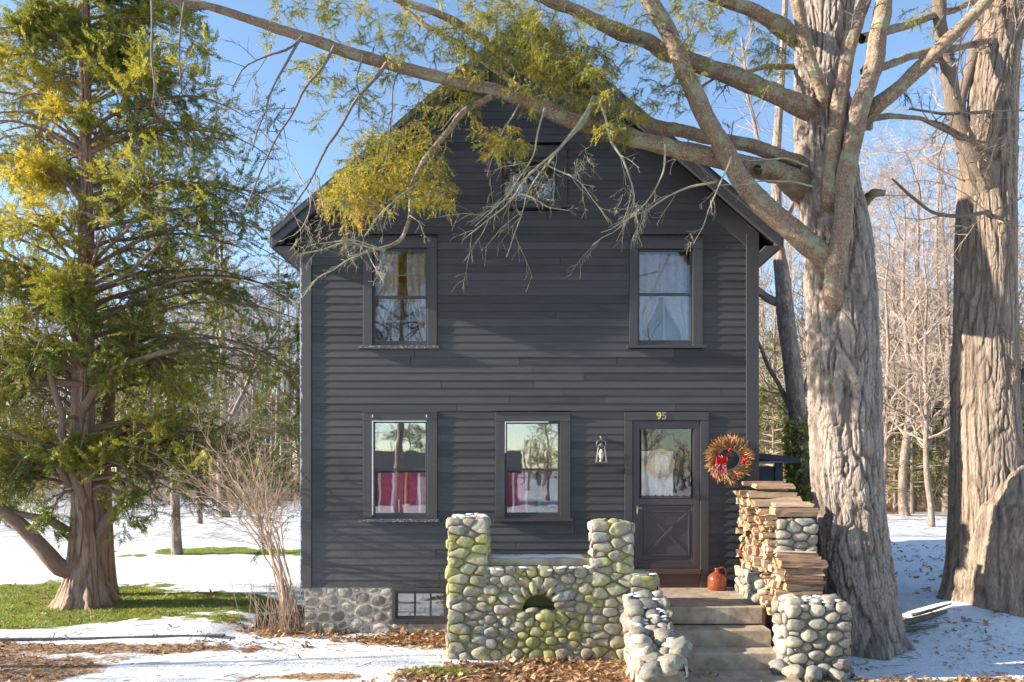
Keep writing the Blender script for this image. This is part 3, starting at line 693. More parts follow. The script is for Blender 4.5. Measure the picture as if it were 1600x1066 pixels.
# ------------------------------------------------------------ fieldstone
def stone_face(mb, O, U, V, Nn, w, h, rmin, rmax, seed, asp=1.35, depth=.5, skip=None, over=.02, gap=.004, tries=2600, hfun=None):
    rg = np.random.default_rng(seed); O, U, V, Nn = (np.asarray(a, dtype=float) for a in (O, U, V, Nn)); C = []
    for k in range(tries):
        r = rmin + (rmax - rmin) * max(0, (1 - k / (tries * .75))) ** 1.5 * rg.uniform(.6, 1)
        a, b = rg.uniform(0, w), rg.uniform(0, h)
        if hfun is not None and b > hfun(a) - r * .6: continue
        if not (r * asp * .75 - over < a < w - r * asp * .75 + over and r * .8 < b < h - r * .55): continue
        if skip is not None and skip(a, b, r): continue
        if all(((a - c[0]) / asp) ** 2 + (b - c[1]) ** 2 > ((r + c[2]) * .90) ** 2 for c in C): C.append((a, b, r))
    C = np.array(C); th = np.linspace(0, 2 * np.pi, 19)[:-1]; dd = np.stack([np.cos(th), np.sin(th)], 1)
    tl = np.radians([0, 22, 42, 60, 76, 92, 112])
    for i, (a, b, r) in enumerate(C):
        dx = (C[:, 0] - a) / asp; dy = C[:, 1] - b; ds = np.hypot(dx, dy); nb = np.where((ds > 0) & (ds < 3.2 * rmax + .05))[0]
        p = 7.; acc = (1 / (r * 2.0)) ** p * np.ones(18)
        for j in nb:
            wj = r / (r + C[j, 2]); nx_, ny_ = dx[j] / ds[j], dy[j] / ds[j]; ca = dd[:, 0] * nx_ + dd[:, 1] * ny_
            lim = max(ds[j] * wj - gap, .01); acc += np.where(ca > .05, (np.maximum(ca, .05) / lim) ** p, 0)
        for nx_, ny_, lim in ((-1, 0, (a + over) / asp), (1, 0, (w + over - a) / asp), (0, -1, b + .01), (0, 1, (h if hfun is None else min(h, hfun(a) + .01)) + over - b)):
            ca = dd[:, 0] * nx_ + dd[:, 1] * ny_; acc += np.where(ca > .05, (np.maximum(ca, .05) / max(lim, .012)) ** p, 0)
        rr = acc ** (-1 / p); rm = rr.mean(); dp = depth * rm * rg.uniform(.75, 1.25)
        tilt = rg.normal(size=2) * .12
        rings = []
        for t in tl:
            rho = np.sin(t) ** .75 if t < 1.6 else .93; dz = dp * (math.copysign(abs(math.cos(t)) ** .8, math.cos(t)) + .12)
            uu = a + rr * rho * dd[:, 0] * asp; vv = b + rr * rho * dd[:, 1]
            zz = dz + (rr * rho * (dd @ tilt)) 
            rings.append(O + uu[:, None] * U + vv[:, None] * V + zz[:, None] * Nn)
        Vt = np.concatenate(rings); Vt = Vt + Nn * ((vn(Vt * 14 + i, seed) - .5) * rm * .38)[:, None] + U * ((vn(Vt * 11 + 31 + i, seed) - .5) * rm * .2)[:, None]
        Vt[:18] = Vt[:18].mean(0)
        k, j = np.meshgrid(np.arange(6), np.arange(18), indexing='ij'); q = k * 18; j2 = (j + 1) % 18
        mb.add(Vt, np.stack([q + j, q + 18 + j, q + 18 + j2, q + j2], -1).reshape(-1, 4), rg.random())
def prism_side(mb, pts, x0, x1):      # (y,z) outline extruded along x
    n = len(pts); v = [(x0, y, z) for y, z in pts] + [(x1, y, z) for y, z in pts]
    mb.add(v, [np.array([list(range(n))[::-1], list(range(n, 2 * n))]), np.array([(i, (i + 1) % n, (i + 1) % n + n, i + n) for i in range(n)])]); return mb
XV, YV, ZV = np.eye(3)
# foundation
MB().box(HXL + .05, X(613), .0, .12, -.3, WB - .003).box(X(701), HXR - .05, .0, .12, -.3, WB - .003).box(X(613), X(701), .0, .12, -.3, Z(975)).build('foundation_mortar', M['mortar'], house)
fs = MB(); stone_face(fs, (HXL + .05, .0, -.03), XV, ZV, -YV, X(613) - HXL - .05, WB + .02, .03, .105, 11, 1.4, .32, over=.0, gap=.012)
stone_face(fs, (X(613), .0, -.06), XV, ZV, -YV, 1.0, .19, .03, .07, 12, 1.5, .35, over=.0, gap=.01, tries=500)
fs.build('foundation_stones', M['stone_base'], house, smooth=True)
bw = frame(MB(), X(613) + .002, X(701), Z(974), WB - .004, .05, .05, .065, .05, -.035, .10).build('window', M['trim'], house, bevel=.004)
frame(MB(), X(613) + .054, X(701) - .052, Z(974) + .067, WB - .056, .022, .022, .03, .03, -.012, .05).build('sash_frame', M['trim'], bw, bevel=.003)
mu = MB()
for px in (648, 672.5): mu.box(X(px) - .012, X(px) + .012, .0, .04, Z(963), Z(927))
mu.build('muntin', M['trim'], bw, bevel=.002)
MB().box(X(620), X(696), .022, .026, Z(966), Z(924)).build('pane', glass('cellar_glass', .16), bw)
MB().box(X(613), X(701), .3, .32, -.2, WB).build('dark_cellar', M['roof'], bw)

# ------------------------------------------------------------ porch parapet (front stone wall)
PY = -1.55
wall = thing('stone_parapet', (.1, PY, 0), 'low mossy fieldstone porch wall with two square pillars and an arched drain hole', 'stone wall')
L0, L1, R0, R1 = -.985, -.55, .76, 1.22
mo = MB(); mo.box(L0, L1, PY + .03, PY + .42, -.2, 1.70); mo.box(R0, R1, PY + .03, PY + .42, -.2, 1.64)
mo.box(L1, -.12, PY + .03, PY + .36, -.2, 1.13); mo.box(.31, R0, PY + .03, PY + .36, -.2, 1.13); mo.box(-.12, .31, PY + .03, PY + .36, -.2, .60); mo.box(-.12, .31, PY + .035, PY + .36, .82, 1.13); mo.box(-.12, .31, PY + .30, PY + .36, .6, .82)
arc_ = [(.095 + .20 * math.cos(t_), .60 + .185 * math.sin(t_)) for t_ in np.linspace(math.pi, math.pi / 2, 9)]
mo.prism([(-.12, .82), (-.12, .6)] + arc_, PY + .033, PY + .3); mo.prism(([(.31, .82), (.31, .6)] + [(.19 - x_, z_) for x_, z_ in arc_])[::-1], PY + .033, PY + .3); mo.box(-.12, .31, PY + .033, PY + .3, .7845, .8195)
prism_side(mo, [(PY + .0, .0), (PY + .3, .0), (PY + .3, 1.0), (PY + .0, .98)], R1, 1.52)
mo.build('mortar', M['mortar_moss'], wall)
ST = MB()
def arch(a, b, r):
    x = a + L1; z = b; return math.hypot((x - .095) / 1.15, (z - .60)) < .34 + r * .3 and z > .56 - r or (abs(x - .14) < .2 and .5 - r < z < .62)
stone_face(ST, (L1 - .01, PY + .03, .0), XV, ZV, -YV, R0 - L1 + .02, 1.12, .024, .078, 21, 1.32, .5, skip=arch, tries=9000)
stone_face(ST, (L0, PY + .03, .0), XV, ZV, -YV, L1 - L0, 1.70, .038, .075, 22, 1.6, .5, tries=4000)
stone_face(ST, (R0, PY + .03, .0), XV, ZV, -YV, R1 - R0, 1.66, .038, .072, 23, 1.6, .5, tries=4000)
stone_face(ST, (L0, PY + .42, .0), -YV, ZV, -XV, .39, 1.70, .05, .08, 24, 1.4, .5, tries=1500)
stone_face(ST, (R0, PY + .42, 1.1), -YV, ZV, -XV, .39, .54, .04, .07, 25, 1.4, .5, tries=800)
stone_face(ST, (L1, PY + .03, 1.1), YV, ZV, XV, .39, .6, .04, .07, 26, 1.4, .5, tries=800)
stone_face(ST, (R1, PY + .03, .9), YV, ZV, XV, .39, .74, .04, .07, 27, 1.4, .5, tries=800)
for k, (a, b, z_) in enumerate(((L0, L1, 1.69), (R0, R1, 1.63))): stone_face(ST, (a, PY + .03, z_), XV, YV, ZV, b - a, .38, .04, .075, 30 + k, 1.3, .7, tries=900)
stone_face(ST, (R1, PY + .0, .0), XV, ZV, -YV, .32, 1.02, .05, .085, 33, 1.4, .55, tries=1500, hfun=lambda a: 1.12 - a * 1.0)
stone_face(ST, (R1 - .02, PY + .0, .98), XV, YV, ZV, .34, .3, .05, .08, 34, 1.3, .8, tries=500)
stone_face(ST, (1.52, PY, .0), YV, ZV, XV, .3, .98, .05, .08, 35, 1.3, .5, tries=700)
# arch stones standing on end round the hole, and sill stones
def one_stone(mb, c, ax, ay, az, ang, tint, seed=0):
    th = np.linspace(0, 2 * np.pi, 17)[:-1]; ph = np.linspace(.0, math.pi, 9); V = []
    for p_ in ph:
        for t in th:
            u, v_, w_ = math.sin(p_) * math.cos(t), math.sin(p_) * math.sin(t), math.cos(p_)
            f = lambda q_, e_=.8: math.copysign(abs(q_) ** e_, q_)
            V.append((f(u) * ax, w_ * ay, f(v_) * az))
    V = np.array(V); V = V * (1 + (vn(V * 12 + seed * 3.7, seed) - .5) * (.45 if max(ax, az) > .03 and ay > .02 else .3) + (vn(V * 30 + seed * 1.7, seed + 2) - .5) * .12)[:, None]; ca, sa = math.cos(ang), math.sin(ang)
    V = np.stack([V[:, 0] * ca - V[:, 2] * sa, V[:, 1], V[:, 0] * sa + V[:, 2] * ca], 1) + np.array(c)
    k, j = np.meshgrid(np.arange(8), np.arange(16), indexing='ij'); q = k * 16; j2 = (j + 1) % 16
    mb.add(V, np.stack([q + j, q + j2, q + 16 + j2, q + 16 + j], -1).reshape(-1, 4), tint)
rgs = random.Random(9)
for k in range(8):
    a = math.radians(172 - k * 22.5); rad = .255
    one_stone(ST, (.095 + rad * 1.12 * math.cos(a), PY + .03, .615 + rad * math.sin(a)), .085, .055, .04, a, rgs.random(), k)
one_stone(ST, (.175, PY + .015, .535), .135, .07, .072, -.05, .4, 20); one_stone(ST, (.0, PY + .02, .60), .08, .06, .035, .1, .3, 21)
one_stone(ST, (-.10, PY + .02, .54), .075, .05, .045, 0, .7, 22)
ST.build('stones', M['stone_moss'], wall, smooth=True)
MB().box(L1 + .002, R0 - .002, PY + .10, PY + .50, 1.131, 1.225).build('coping_slab', M['concrete'], wall, bevel=.008)
sn = MB()
def snow_patch(mb, x0, x1, y0, y1, zf, th=.018, seed=0, step=.025, cover=.45):
    if th > .02:
        rg = random.Random(seed); n_ = int((x1 - x0) * (y1 - y0) / .0045 * (1.05 - cover))
        for i_ in range(n_):
            x_, y_ = rg.uniform(x0, x1), rg.uniform(y0, y1); a_ = rg.uniform(.02, .06)
            one_stone(mb, (x_, y_, float(zf(np.array(x_), np.array(y_))) - .002), a_, a_ * rg.uniform(.6, 1), .012, rg.uniform(-.15, .15), .5, i_)
        return
    xx = np.arange(x0, x1 + step, step); yy = np.arange(y0, y1 + step, step); a, b = np.meshgrid(xx, yy)
    n = fbm(np.stack([a * 6, b * 9, 0 * a + seed], -1), seed, 3); edge = np.minimum(np.minimum(a - x0, x1 - a), np.minimum(b - y0, y1 - b)) / .05
    t = np.clip((n - cover) * 6, -.3, 1) + np.clip(edge - 1, -1, 0); zz = zf(a, b) + th * t - .004
    ny_, nx_ = a.shape; i, j = np.meshgrid(np.arange(ny_ - 1), np.arange(nx_ - 1), indexing='ij'); q = (i * nx_ + j).ravel()
    mb.add(np.stack([a, b, zz], -1).reshape(-1, 3), np.stack([q, q + 1, q + nx_ + 1, q + nx_], 1))
snow_patch(sn, L1 + .01, R0 - .1, PY + .105, PY + .49, lambda a, b: 1.226 + 0 * a, .014, 3, cover=.32)
snow_patch(sn, L1 - .0, R0 + .05, PY - .02, PY + .12, lambda a, b: 1.118 + (vn(np.stack([a * 9, b * 9, 0 * a], -1), 4) - .5) * .05, .035, 5, cover=.42)
snow_patch(sn, L0 + .04, L1 - .02, PY + .04, PY + .40, lambda a, b: 1.735 + (vn(np.stack([a * 9, b * 9, 0 * a], -1), 4) - .5) * .04, .03, 7, cover=.52)
snow_patch(sn, R1, R1 + .3, PY, PY + .28, lambda a, b: 1.03 + (vn(np.stack([a * 9, b * 9, 0 * a], -1), 4) - .5) * .05, .03, 8, cover=.48)
sn.build('snow', M['snow'], wall, smooth=True)

# ------------------------------------------------------------ porch floor and steps
steps = thing('porch_steps', (2.15, -1.6, 0), 'worn concrete porch landing with three steps down between stone walls', 'steps')
MB().box(L0 + .1, 2.86, PY + .38, -.04, -.1, .640).box(1.525, 2.86, PY + .06, PY + .379, -.1, .640).build('porch_floor', M['concrete'], steps, bevel=.012)
for k, (z0_, z1_, ya, yb) in enumerate(((.435, .6405, -1.555, -1.485), (.212, .428, -1.83, -1.486), (.02, .232 - .02, -2.14, -1.487))):
    pass
MB().box(1.55, 2.80, -1.56, -1.495, .44, .648).build('step', M['concrete'], steps, bevel=.012)
MB().box(1.55, 2.82, -1.83, -1.30, .20, .425).build('step', M['concrete'], steps, bevel=.014)
MB().box(1.52, 2.83, -2.14, -1.40, -.05, .235).build('step', M['concrete'], steps, bevel=.014)
MB().box(1.3, 2.9, -3.3, -2.0, -.15, .045).build('bottom_slab', M['concrete'], steps, bevel=.014)
# left cheek wall: sloping rubble coming forward
cheek = thing('stair_side_wall', (1.33, -2.1, 0), 'pale rubble stone wall sloping down along the left side of the steps', 'stone wall')
ctop = lambda y: np.interp(y, [-2.9, -2.45, -2.1, -1.8, -1.56], [.26, .38, .50, .66, .82])
yy = np.linspace(-2.9, -1.56, 12)
prism_side(MB(), [(-1.56, -.2)] + [(-2.9, -.2)] + [(y, float(ctop(y)) - .03) for y in yy], 1.17, 1.58).build('mortar', M['mortar_grey'], cheek)
cs = MB()
stone_face(cs, (1.16, -1.55, 0), -YV, ZV, -XV, 1.35, .85, .05, .10, 41, 1.2, .5, hfun=lambda a: float(ctop(-1.55 - a)), tries=2500)
stone_face(cs, (1.58, -2.9, 0), YV, ZV, XV, 1.35, .85, .05, .10, 42, 1.2, .5, hfun=lambda a: float(ctop(-2.9 + a)), tries=2500)
rg_ = random.Random(4); y = -1.60
while y > -2.9:
    x = 1.22
    while x < 1.60:
        s_ = rg_.uniform(.045, .10) * (1.25 if y < -2.1 else 1)
        one_stone(cs, (x + rg_.uniform(-.02, .02), y + rg_.uniform(-.03, .03), float(ctop(y)) - .02 + rg_.uniform(-.02, .035)), s_ * 1.25, s_ * 1.1, s_ * .85, rg_.uniform(-.3, .3), rg_.random(), int(y * 50)); x += s_ * 2.0
    y -= .125
cs.build('stones', M['stone'], cheek, smooth=True)
sn = MB(); snow_patch(sn, 1.18, 1.56, -2.2, -1.58, lambda a, b: ctop(b) + .035 + (vn(np.stack([a * 9, b * 9, 0 * a], -1), 4) - .5) * .06, .03, 15, cover=.5); sn.build('snow', M['snow'], cheek, smooth=True)

# ------------------------------------------------------------ right wall with stone piers and firewood
rw = thing('stone_pier_wall', (3.1, -1.4, 0), 'stepped fieldstone wall with two piers carrying firewood on the right of the steps', 'stone wall')
mo = MB(); mo.box(2.84, 3.44, -1.34, -.32, -.1, .97); mo.box(2.98, 3.44, -1.56, -1.36, -.1, 1.68); mo.box(2.90, 3.44, -1.96, -1.57, -.1, .26); mo.box(2.84, 3.50, -2.33, -1.98, -.1, .78)
mo.build('mortar', M['mortar_grey'], rw)
ps = MB()
stone_face(ps, (2.84, -.32, .62), -YV, ZV, -XV, 1.02, .36, .04, .07, 51, 1.3, .6, tries=1500)
stone_face(ps, (2.98, -1.56, 1.28), XV, ZV, -YV, .46, .42, .035, .062, 52, 1.7, .7, tries=1500)
stone_face(ps, (2.98, -1.36, 1.28), -YV, ZV, -XV, .20, .42, .035, .06, 53, 1.3, .6, tries=500)
stone_face(ps, (2.98, -1.56, 1.68), XV, YV, ZV, .46, .2, .04, .06, 54, 1.6, .6, tries=400)
stone_face(ps, (2.84, -2.33, .0), XV, ZV, -YV, .66, .80, .028, .09, 55, 1.4, .75, tries=4000)
stone_face(ps, (2.84, -1.98, .0), -YV, ZV, -XV, .35, .80, .045, .08, 56, 1.2, .75, tries=1500)
stone_face(ps, (2.84, -2.33, .79), XV, YV, ZV, .66, .35, .045, .08, 57, 1.25, .9, tries=1500)
stone_face(ps, (3.50, -2.33, .0), YV, ZV, XV, .35, .80, .045, .08, 58, 1.2, .6, tries=800)
for k, (x, y, z_, s_) in enumerate(((2.80, -1.36, .74, .095), (2.86, -1.44, .82, .08), (2.82, -1.40, .90, .07), (2.86, -1.50, .70, .07), (2.80, -2.28, .10, .11), (2.86, -2.42, .09, .10), (3.05, -2.44, .07, .11), (3.35, -2.42, .06, .08), (2.78, -2.12, .10, .09))):
    one_stone(ps, (x, y, z_), s_ * 1.15, s_, s_ * .8, rg_.uniform(-.3, .3), rg_.random(), k + 60)
ps.build('stones', M['stone'], rw, smooth=True)
sn = MB(); snow_patch(sn, 2.88, 3.48, -2.30, -2.0, lambda a, b: .845 + (vn(np.stack([a * 9, b * 9, 0 * a], -1), 4) - .5) * .07, .03, 25, cover=.5); sn.build('snow', M['snow'], rw, smooth=True)

m = NT('split_wood_end'); co = m.coord('World'); t = m.attr('tint'); n = m.noise(m.map(co, (1, 6, 6)), 7, 5, .7)
m.P(Base_Color=m.mix(m.math('MULTIPLY', n, .5), m.ramp(t, [(.0, (.34, .19, .09)), (.3, (.55, .35, .18)), (.6, (.58, .42, .26)), (.8, (.27, .20, .15)), (1., (.70, .56, .40))]), (.16, .09, .05)), Roughness=.9); m.bump(n, .012); M['wood_end'] = m.m
m = NT('split_wood_side'); co = m.coord('World'); t = m.attr('tint'); n = m.noise(m.map(co, (1, 11, 11)), 4, 6, .7)
m.P(Base_Color=m.ramp(m.math('ADD', m.math('MULTIPLY', n, .7), m.math('MULTIPLY', t, .3)), [(.3, (.12, .06, .035)), (.48, (.40, .25, .15)), (.7, (.58, .44, .31))]), Roughness=.9); m.bump(n, .02); M['wood_side'] = m.m
rgw = np.random.default_rng(77); nlog = 0
def log(poly, x0, x1, label='small split firewood log with its cut end facing the steps', group='split logs stacked beside the steps', name='firewood_log'):
    """one split log: (y,z) outline run along x with wobble"""
    global nlog; nlog += 1
    poly = np.array(poly); c = poly.mean(0); k = len(poly); p2 = []
    for i in range(k):
        a, b = poly[i], poly[(i + 1) % k]; p2 += [a, a * .5 + b * .5 + rgw.normal(size=2) * .006]
    p2 = np.array(p2); k = len(p2); S = 7; V = []
    tw = rgw.normal(size=2) * .008
    for s_ in range(S):
        u = s_ / (S - 1); q_ = c + (p2 - c) * rgw.uniform(.94, 1.0, (k, 1)) + tw * (u - .5) * 0 
        xx = x0 + (x1 - x0) * u + (rgw.normal(size=k) * .013 if s_ in (0, S - 1) else 0)
        V.append(np.stack([xx + 0 * q_[:, 0], q_[:, 0], q_[:, 1]], 1))
    V = np.concatenate(V); i, j = np.meshgrid(np.arange(S - 1), np.arange(k), indexing='ij'); j2 = (j + 1) % k
    mb = MB(); t = rgw.random(); mb.add(V, np.stack([i * k + j, i * k + j2, (i + 1) * k + j2, (i + 1) * k + j], -1).reshape(-1, 4), t, mi=1)
    mb.add(V[:k], np.array([list(range(k))[::-1]]), t, mi=0); mb.add(V[-k:], np.array([list(range(k))]), t, mi=0)
    o = mb.build(name, [M['wood_end'], M['wood_side']], None, origin=(x0, c[0], poly[:, 1].min()))
    if group.startswith('split'): o.rotation_euler = (rgw.normal() * .05, rgw.normal() * .03, rgw.normal() * .06)
    return tag(o, label, 'log', group)
def pack(ya, yb, zb, zt, xl, xr, s=(.06, .1)):
    """rows of split logs between y=ya..yb (ya the house side), from zb up to zt(y)"""
    z = zb
    while z < zt(ya) or z < zt(yb):
        hh = rgw.uniform(*s); y = ya
        while y > yb + .02:
            w_ = min(rgw.uniform(.08, .15), y - yb)
            if y - w_ - yb < .03: w_ = y - yb
            if z + hh * .6 < zt(y - w_ / 2):
                j = lambda: rgw.uniform(-.002, .017)
                A, B, C_, D_ = (y - j(), z + j()), (y - w_ + j(), z + j()), (y - w_ + j(), z + hh - j()), (y - j(), z + hh - j())
                xa = xl + rgw.uniform(-.06, .055); xb = xr + rgw.uniform(-.04, .04); g_ = .003
                if w_ > .085 and rgw.random() < .7:
                    if rgw.random() < .5: log([(A[0] , A[1]), (B[0] + g_, B[1]), (D_[0], D_[1] - g_)], xa, xb); log([(B[0], B[1] + g_), C_, (D_[0] - g_, D_[1])], xa + rgw.uniform(-.03, .03), xb)
                    else: log([A, (B[0] + g_, B[1]), (C_[0] + g_, C_[1] - g_)], xa, xb); log([(A[0], A[1] + g_), C_, D_], xa + rgw.uniform(-.03, .03), xb)
                else: log([A, B, C_, D_], xa, xb)
            y -= w_
        z += hh
pack(-.34, -1.345, 1.0, lambda y: np.interp(y, [-1.345, -1.1, -.6, -.34], [1.78, 1.98, 2.06, 2.02]), 2.86, 3.40, (.072, .118))
pack(-1.345, -1.57, .62, lambda y: 1.78, 2.85, 2.965, (.06, .09))
pack(-1.575, -1.955, .28, lambda y: np.interp(y, [-1.955, -1.575], [1.20, 1.34]), 2.90, 3.40, (.07, .11))
TL = 'long split log crowning the rear stone pier, %s'
log([(-1.36, 1.745), (-1.56, 1.735), (-1.57, 1.84), (-1.42, 1.86)], 2.93, 3.47, TL % 'the thick pale one', 'top_logs')['group'] = 'long logs crowning the woodpile'
log([(-1.37, 1.865), (-1.55, 1.85), (-1.53, 1.89), (-1.40, 1.915)], 2.96, 3.42, TL % 'the thin upper one', 'x')['group'] = 'long logs crowning the woodpile'
log([(-.50, 2.09), (-.62, 2.09), (-.60, 2.15), (-.52, 2.155)], 2.84, 3.38, 'highest split log on the woodpile next to the house siding', 'x')['group'] = 'long logs crowning the woodpile'
log([(-.75, 2.085), (-.95, 2.055), (-.93, 2.11), (-.8, 2.13)], 2.90, 3.42, 'flat log lying on the woodpile just behind the rear pier', 'x')['group'] = 'long logs crowning the woodpile'

# ------------------------------------------------------------ jug, lantern, wreath, meter
m = NT('brown_salt_glaze'); n = m.noise(m.coord('World'), 8, 4)
m.P(Base_Color=m.ramp(n, [(.3, (.15, .028, .012)), (.6, (.27, .06, .022)), (.8, (.36, .18, .08))]), Roughness=.18, Coat_Weight=.4); m.bump(n, .001); M['glaze'] = m.m
jx, jy = 2.585, -.22; jug = thing('jug', (jx, jy, .641), 'brown glazed stoneware jug with a loop handle standing beside the door', 'jug')
jz = .641; lathe(MB(), [(.0, jz), (.120, jz), (.128, jz + .02), (.133, jz + .08), (.132, jz + .14), (.122, jz + .18), (.098, jz + .215), (.062, jz + .24), (.036, jz + .252), (.030, jz + .27), (.038, jz + .285), (.040, jz + .30), (.026, jz + .302), (.022, jz + .28)], jx, jy, 36).build('body', M['glaze'], jug, smooth=True)
hb = MB(); tube(hb, smooth_path([(jx + .028, jy, jz + .285), (jx + .06, jy, jz + .315), (jx + .11, jy, jz + .30), (jx + .125, jy, jz + .25), (jx + .115, jy, jz + .185)], 16), .012, 10); hb.build('handle', M['glaze'], jug, smooth=True)

M['pewter'] = plain('pewter', (.17, .17, .165), .45, .7); M['bulb'] = plain('milk_glass_bulb', (.62, .48, .45), .3)
lx, lz = X(938.5), Z(703); ln = thing('wall_lantern', (lx, -.03, Z(723)), 'small pewter lantern with a ring top hanging on the siding between window and door', 'lantern')
y_l = -.10; b = MB(); zb_, zt_ = Z(722), Z(698)
bw_, tw_ = .072, .042
for sx_ in (-1, 1):
    for sy_ in (-1, 1): tube(b, [(lx + sx_ * bw_, y_l + sy_ * .055, zb_), (lx + sx_ * tw_, y_l + sy_ * .034, zt_)], .006, 6)
b.box(lx - bw_ - .008, lx + bw_ + .008, y_l - .063, y_l + .063, zb_ - .012, zb_ + .006); b.box(lx - tw_ - .01, lx + tw_ + .01, y_l - .042, y_l + .042, zt_ - .004, zt_ + .006)
lathe(b, [(.045, zt_ + .006), (.03, zt_ + .03), (.012, zt_ + .05), (.0, zt_ + .052)], lx, y_l, 16); b.build('lantern_frame', M['pewter'], ln)
b = MB(); a = np.linspace(0, 2 * np.pi, 25); tube(b, np.stack([lx + .066 * np.cos(a), y_l + 0 * a, Z(694.5) + .066 * np.sin(a)], 1), .0065, 8, cap=False); b.build('ring', M['pewter'], ln, smooth=True)
b = MB(); tube(b, [(lx, -.02, Z(684.5)), (lx, y_l - .01, Z(684.5)), (lx, y_l - .012, Z(687.5))], .006, 8); lathe(b, [(.0, Z(684)), (.014, Z(684)), (.014, Z(681.5)), (0, Z(681.5))], lx, -.03, 12); b.build('hook', M['pewter'], ln)
b = MB(); lathe(b, [(.0, zb_ + .03), (.02, zb_ + .04), (.034, zb_ + .09), (.036, zb_ + .12), (.022, zb_ + .16), (.012, zb_ + .18), (0, zb_ + .182)], lx, y_l, 18); b.build('bulb', M['bulb'], ln, smooth=True)
b = MB(); lathe(b, [(.03, zb_ + .006), (.024, zb_ + .03), (0, zb_ + .031)], lx, y_l, 14); b.build('socket', M['pewter'], ln)

wx, wz, wy = X(1136), Z(718), -.075
wr = thing('twig_wreath', (wx, wy, wz), 'bushy twig and herb wreath with red bow hanging right of the door', 'wreath')
vine_wreath(wr, wx, wy, wz, .15, .22, 12, M['twig_tan'], .007, 8)
tb = MB(); rg = np.random.default_rng(12); n = 2100; a = rg.uniform(0, 6.283, n); ro = rg.uniform(.16, .235, n)
p0 = np.stack([wx + ro * np.cos(a), wy + rg.normal(size=n) * .025, wz + ro * np.sin(a)], 1)
dr = nrm(np.stack([np.cos(a + .55), -np.abs(rg.normal(size=n)) * .6, np.sin(a + .55)], 1) + rg.normal(size=(n, 3)) * .22); L_ = rg.uniform(.06, .16, n) * np.where(ro < .18, .5, 1)
Pt = np.stack([p0, p0 + dr * L_[:, None] * .5, p0 + dr * L_[:, None] + rg.normal(size=(n, 3)) * .008], 1)
m = NT('dried_herb'); t = m.attr('tint'); m.P(Base_Color=m.ramp(t, [(.1, (.24, .10, .05)), (.4, (.48, .26, .11)), (.7, (.56, .40, .17)), (.95, (.40, .16, .06))]), Roughness=.9); M['herb'] = m.m
twigs(tb, Pt, np.stack([np.full(n, .003), np.full(n, .0045), np.full(n, .002)], 1), 4, rg.random(n)); tb.build('twigs', M['herb'], wr)
M['red'] = plain('red_ribbon', (.62, .02, .025), .45); M['plaid'] = None
m = NT('red_plaid_ribbon'); co = m.coord('World'); ck = m.n('TexChecker', Vector=co, Scale=34.); m.P(Base_Color=m.mix(m.math('MULTIPLY', ck.outputs['Fac'], .75), (.60, .02, .03), (.78, .62, .55)), Roughness=.6); M['plaid'] = m.m
bx_, bz_ = X(1122), Z(722); bo = MB(); 
for s_ in (-1, 1):
    a = np.linspace(0, 1, 14); cx_ = bx_ + s_ * .075 * np.sin(a * math.pi); cz_ = bz_ + .055 * np.sin(a * 2 * math.pi) * .8 + .02; cy_ = wy - .07 - .03 * np.sin(a * math.pi)
    P0 = np.stack([cx_, cy_ - .0, cz_], 1); P1 = P0 + np.array([0, -.045, .012]); V = np.concatenate([P0, P1]); bo.add(V, [(i, i + 1, i + 15, i + 14) for i in range(13)])
lathe(bo, [(0, bz_ - .01), (.02, bz_), (.024, bz_ + .02), (.02, bz_ + .04), (0, bz_ + .05)], bx_, wy - .085, 14)
for k in range(12):
    a = k * 2 * math.pi / 12; o_ = np.array([bx_, wy - .10, bz_ + .02]); p1 = o_ + np.array([math.cos(a + .25) * .065, -.01, math.sin(a + .25) * .06]); p2 = o_ + np.array([math.cos(a - .25) * .065, -.01, math.sin(a - .25) * .06]); p3 = o_ + np.array([math.cos(a) * .085, .01, math.sin(a) * .08])
    bo.add([o_ + (0, -.015, 0), p1, p3, p2], [(0, 1, 2, 3)])
bo.build('bow', M['red'], wr)
tl_ = MB()
for s_, x_ in ((-1, bx_ - .045), (1, bx_ + .04)):
    zz = np.linspace(bz_, bz_ - .21, 10); w_ = np.linspace(.03, .048, 10); yy = wy - .075 - .012 * np.sin(np.arange(10) * .9 + s_)
    cx_ = x_ + s_ * .02 * np.linspace(0, 1, 10); V = np.concatenate([np.stack([cx_ - w_, yy, zz], 1), np.stack([cx_ + w_, yy + .006, zz + .01], 1)])
    tl_.add(V, [(i, i + 10, i + 11, i + 1) for i in range(9)])
tl_.build('ribbon_tail', M['plaid'], wr)
be = MB(); rg = np.random.default_rng(4)
for cx_, cz_, r_, n_ in ((X(1157), Z(718), .04, 22), (X(1137), Z(703), .03, 12), (X(1146), Z(743), .035, 16), (X(1122), Z(737), .03, 8)):
    be = MB()
    for k in range(n_):
        c_ = np.array([cx_, wy - .07, cz_]) + rg.normal(size=3) * (r_ * .6, .015, r_ * .7); one_stone(be, c_, .011, .011, .011, 0, .5, k)
    be.build('berry_cluster', M['red'], wr, smooth=True)
mt = thing('electric_meter', (X(463), .5, 1.2), 'small grey electric meter box on the left side wall of the house', 'meter')
M['greymetal'] = plain('grey_metal', (.36, .37, .38), .5, .3)
MB().box(HXL - .11, HXL - .008, .42, .66, 1.10, 1.42).build('box', M['greymetal'], mt, bevel=.008)
b = MB(); tube(b, [(HXL - .04, .54, .2), (HXL - .04, .54, 1.1)], .018, 10); tube(b, [(HXL - .04, .54, 1.42), (HXL - .04, .54, 5.3)], .018, 10); b.build('conduit', M['greymetal'], mt)
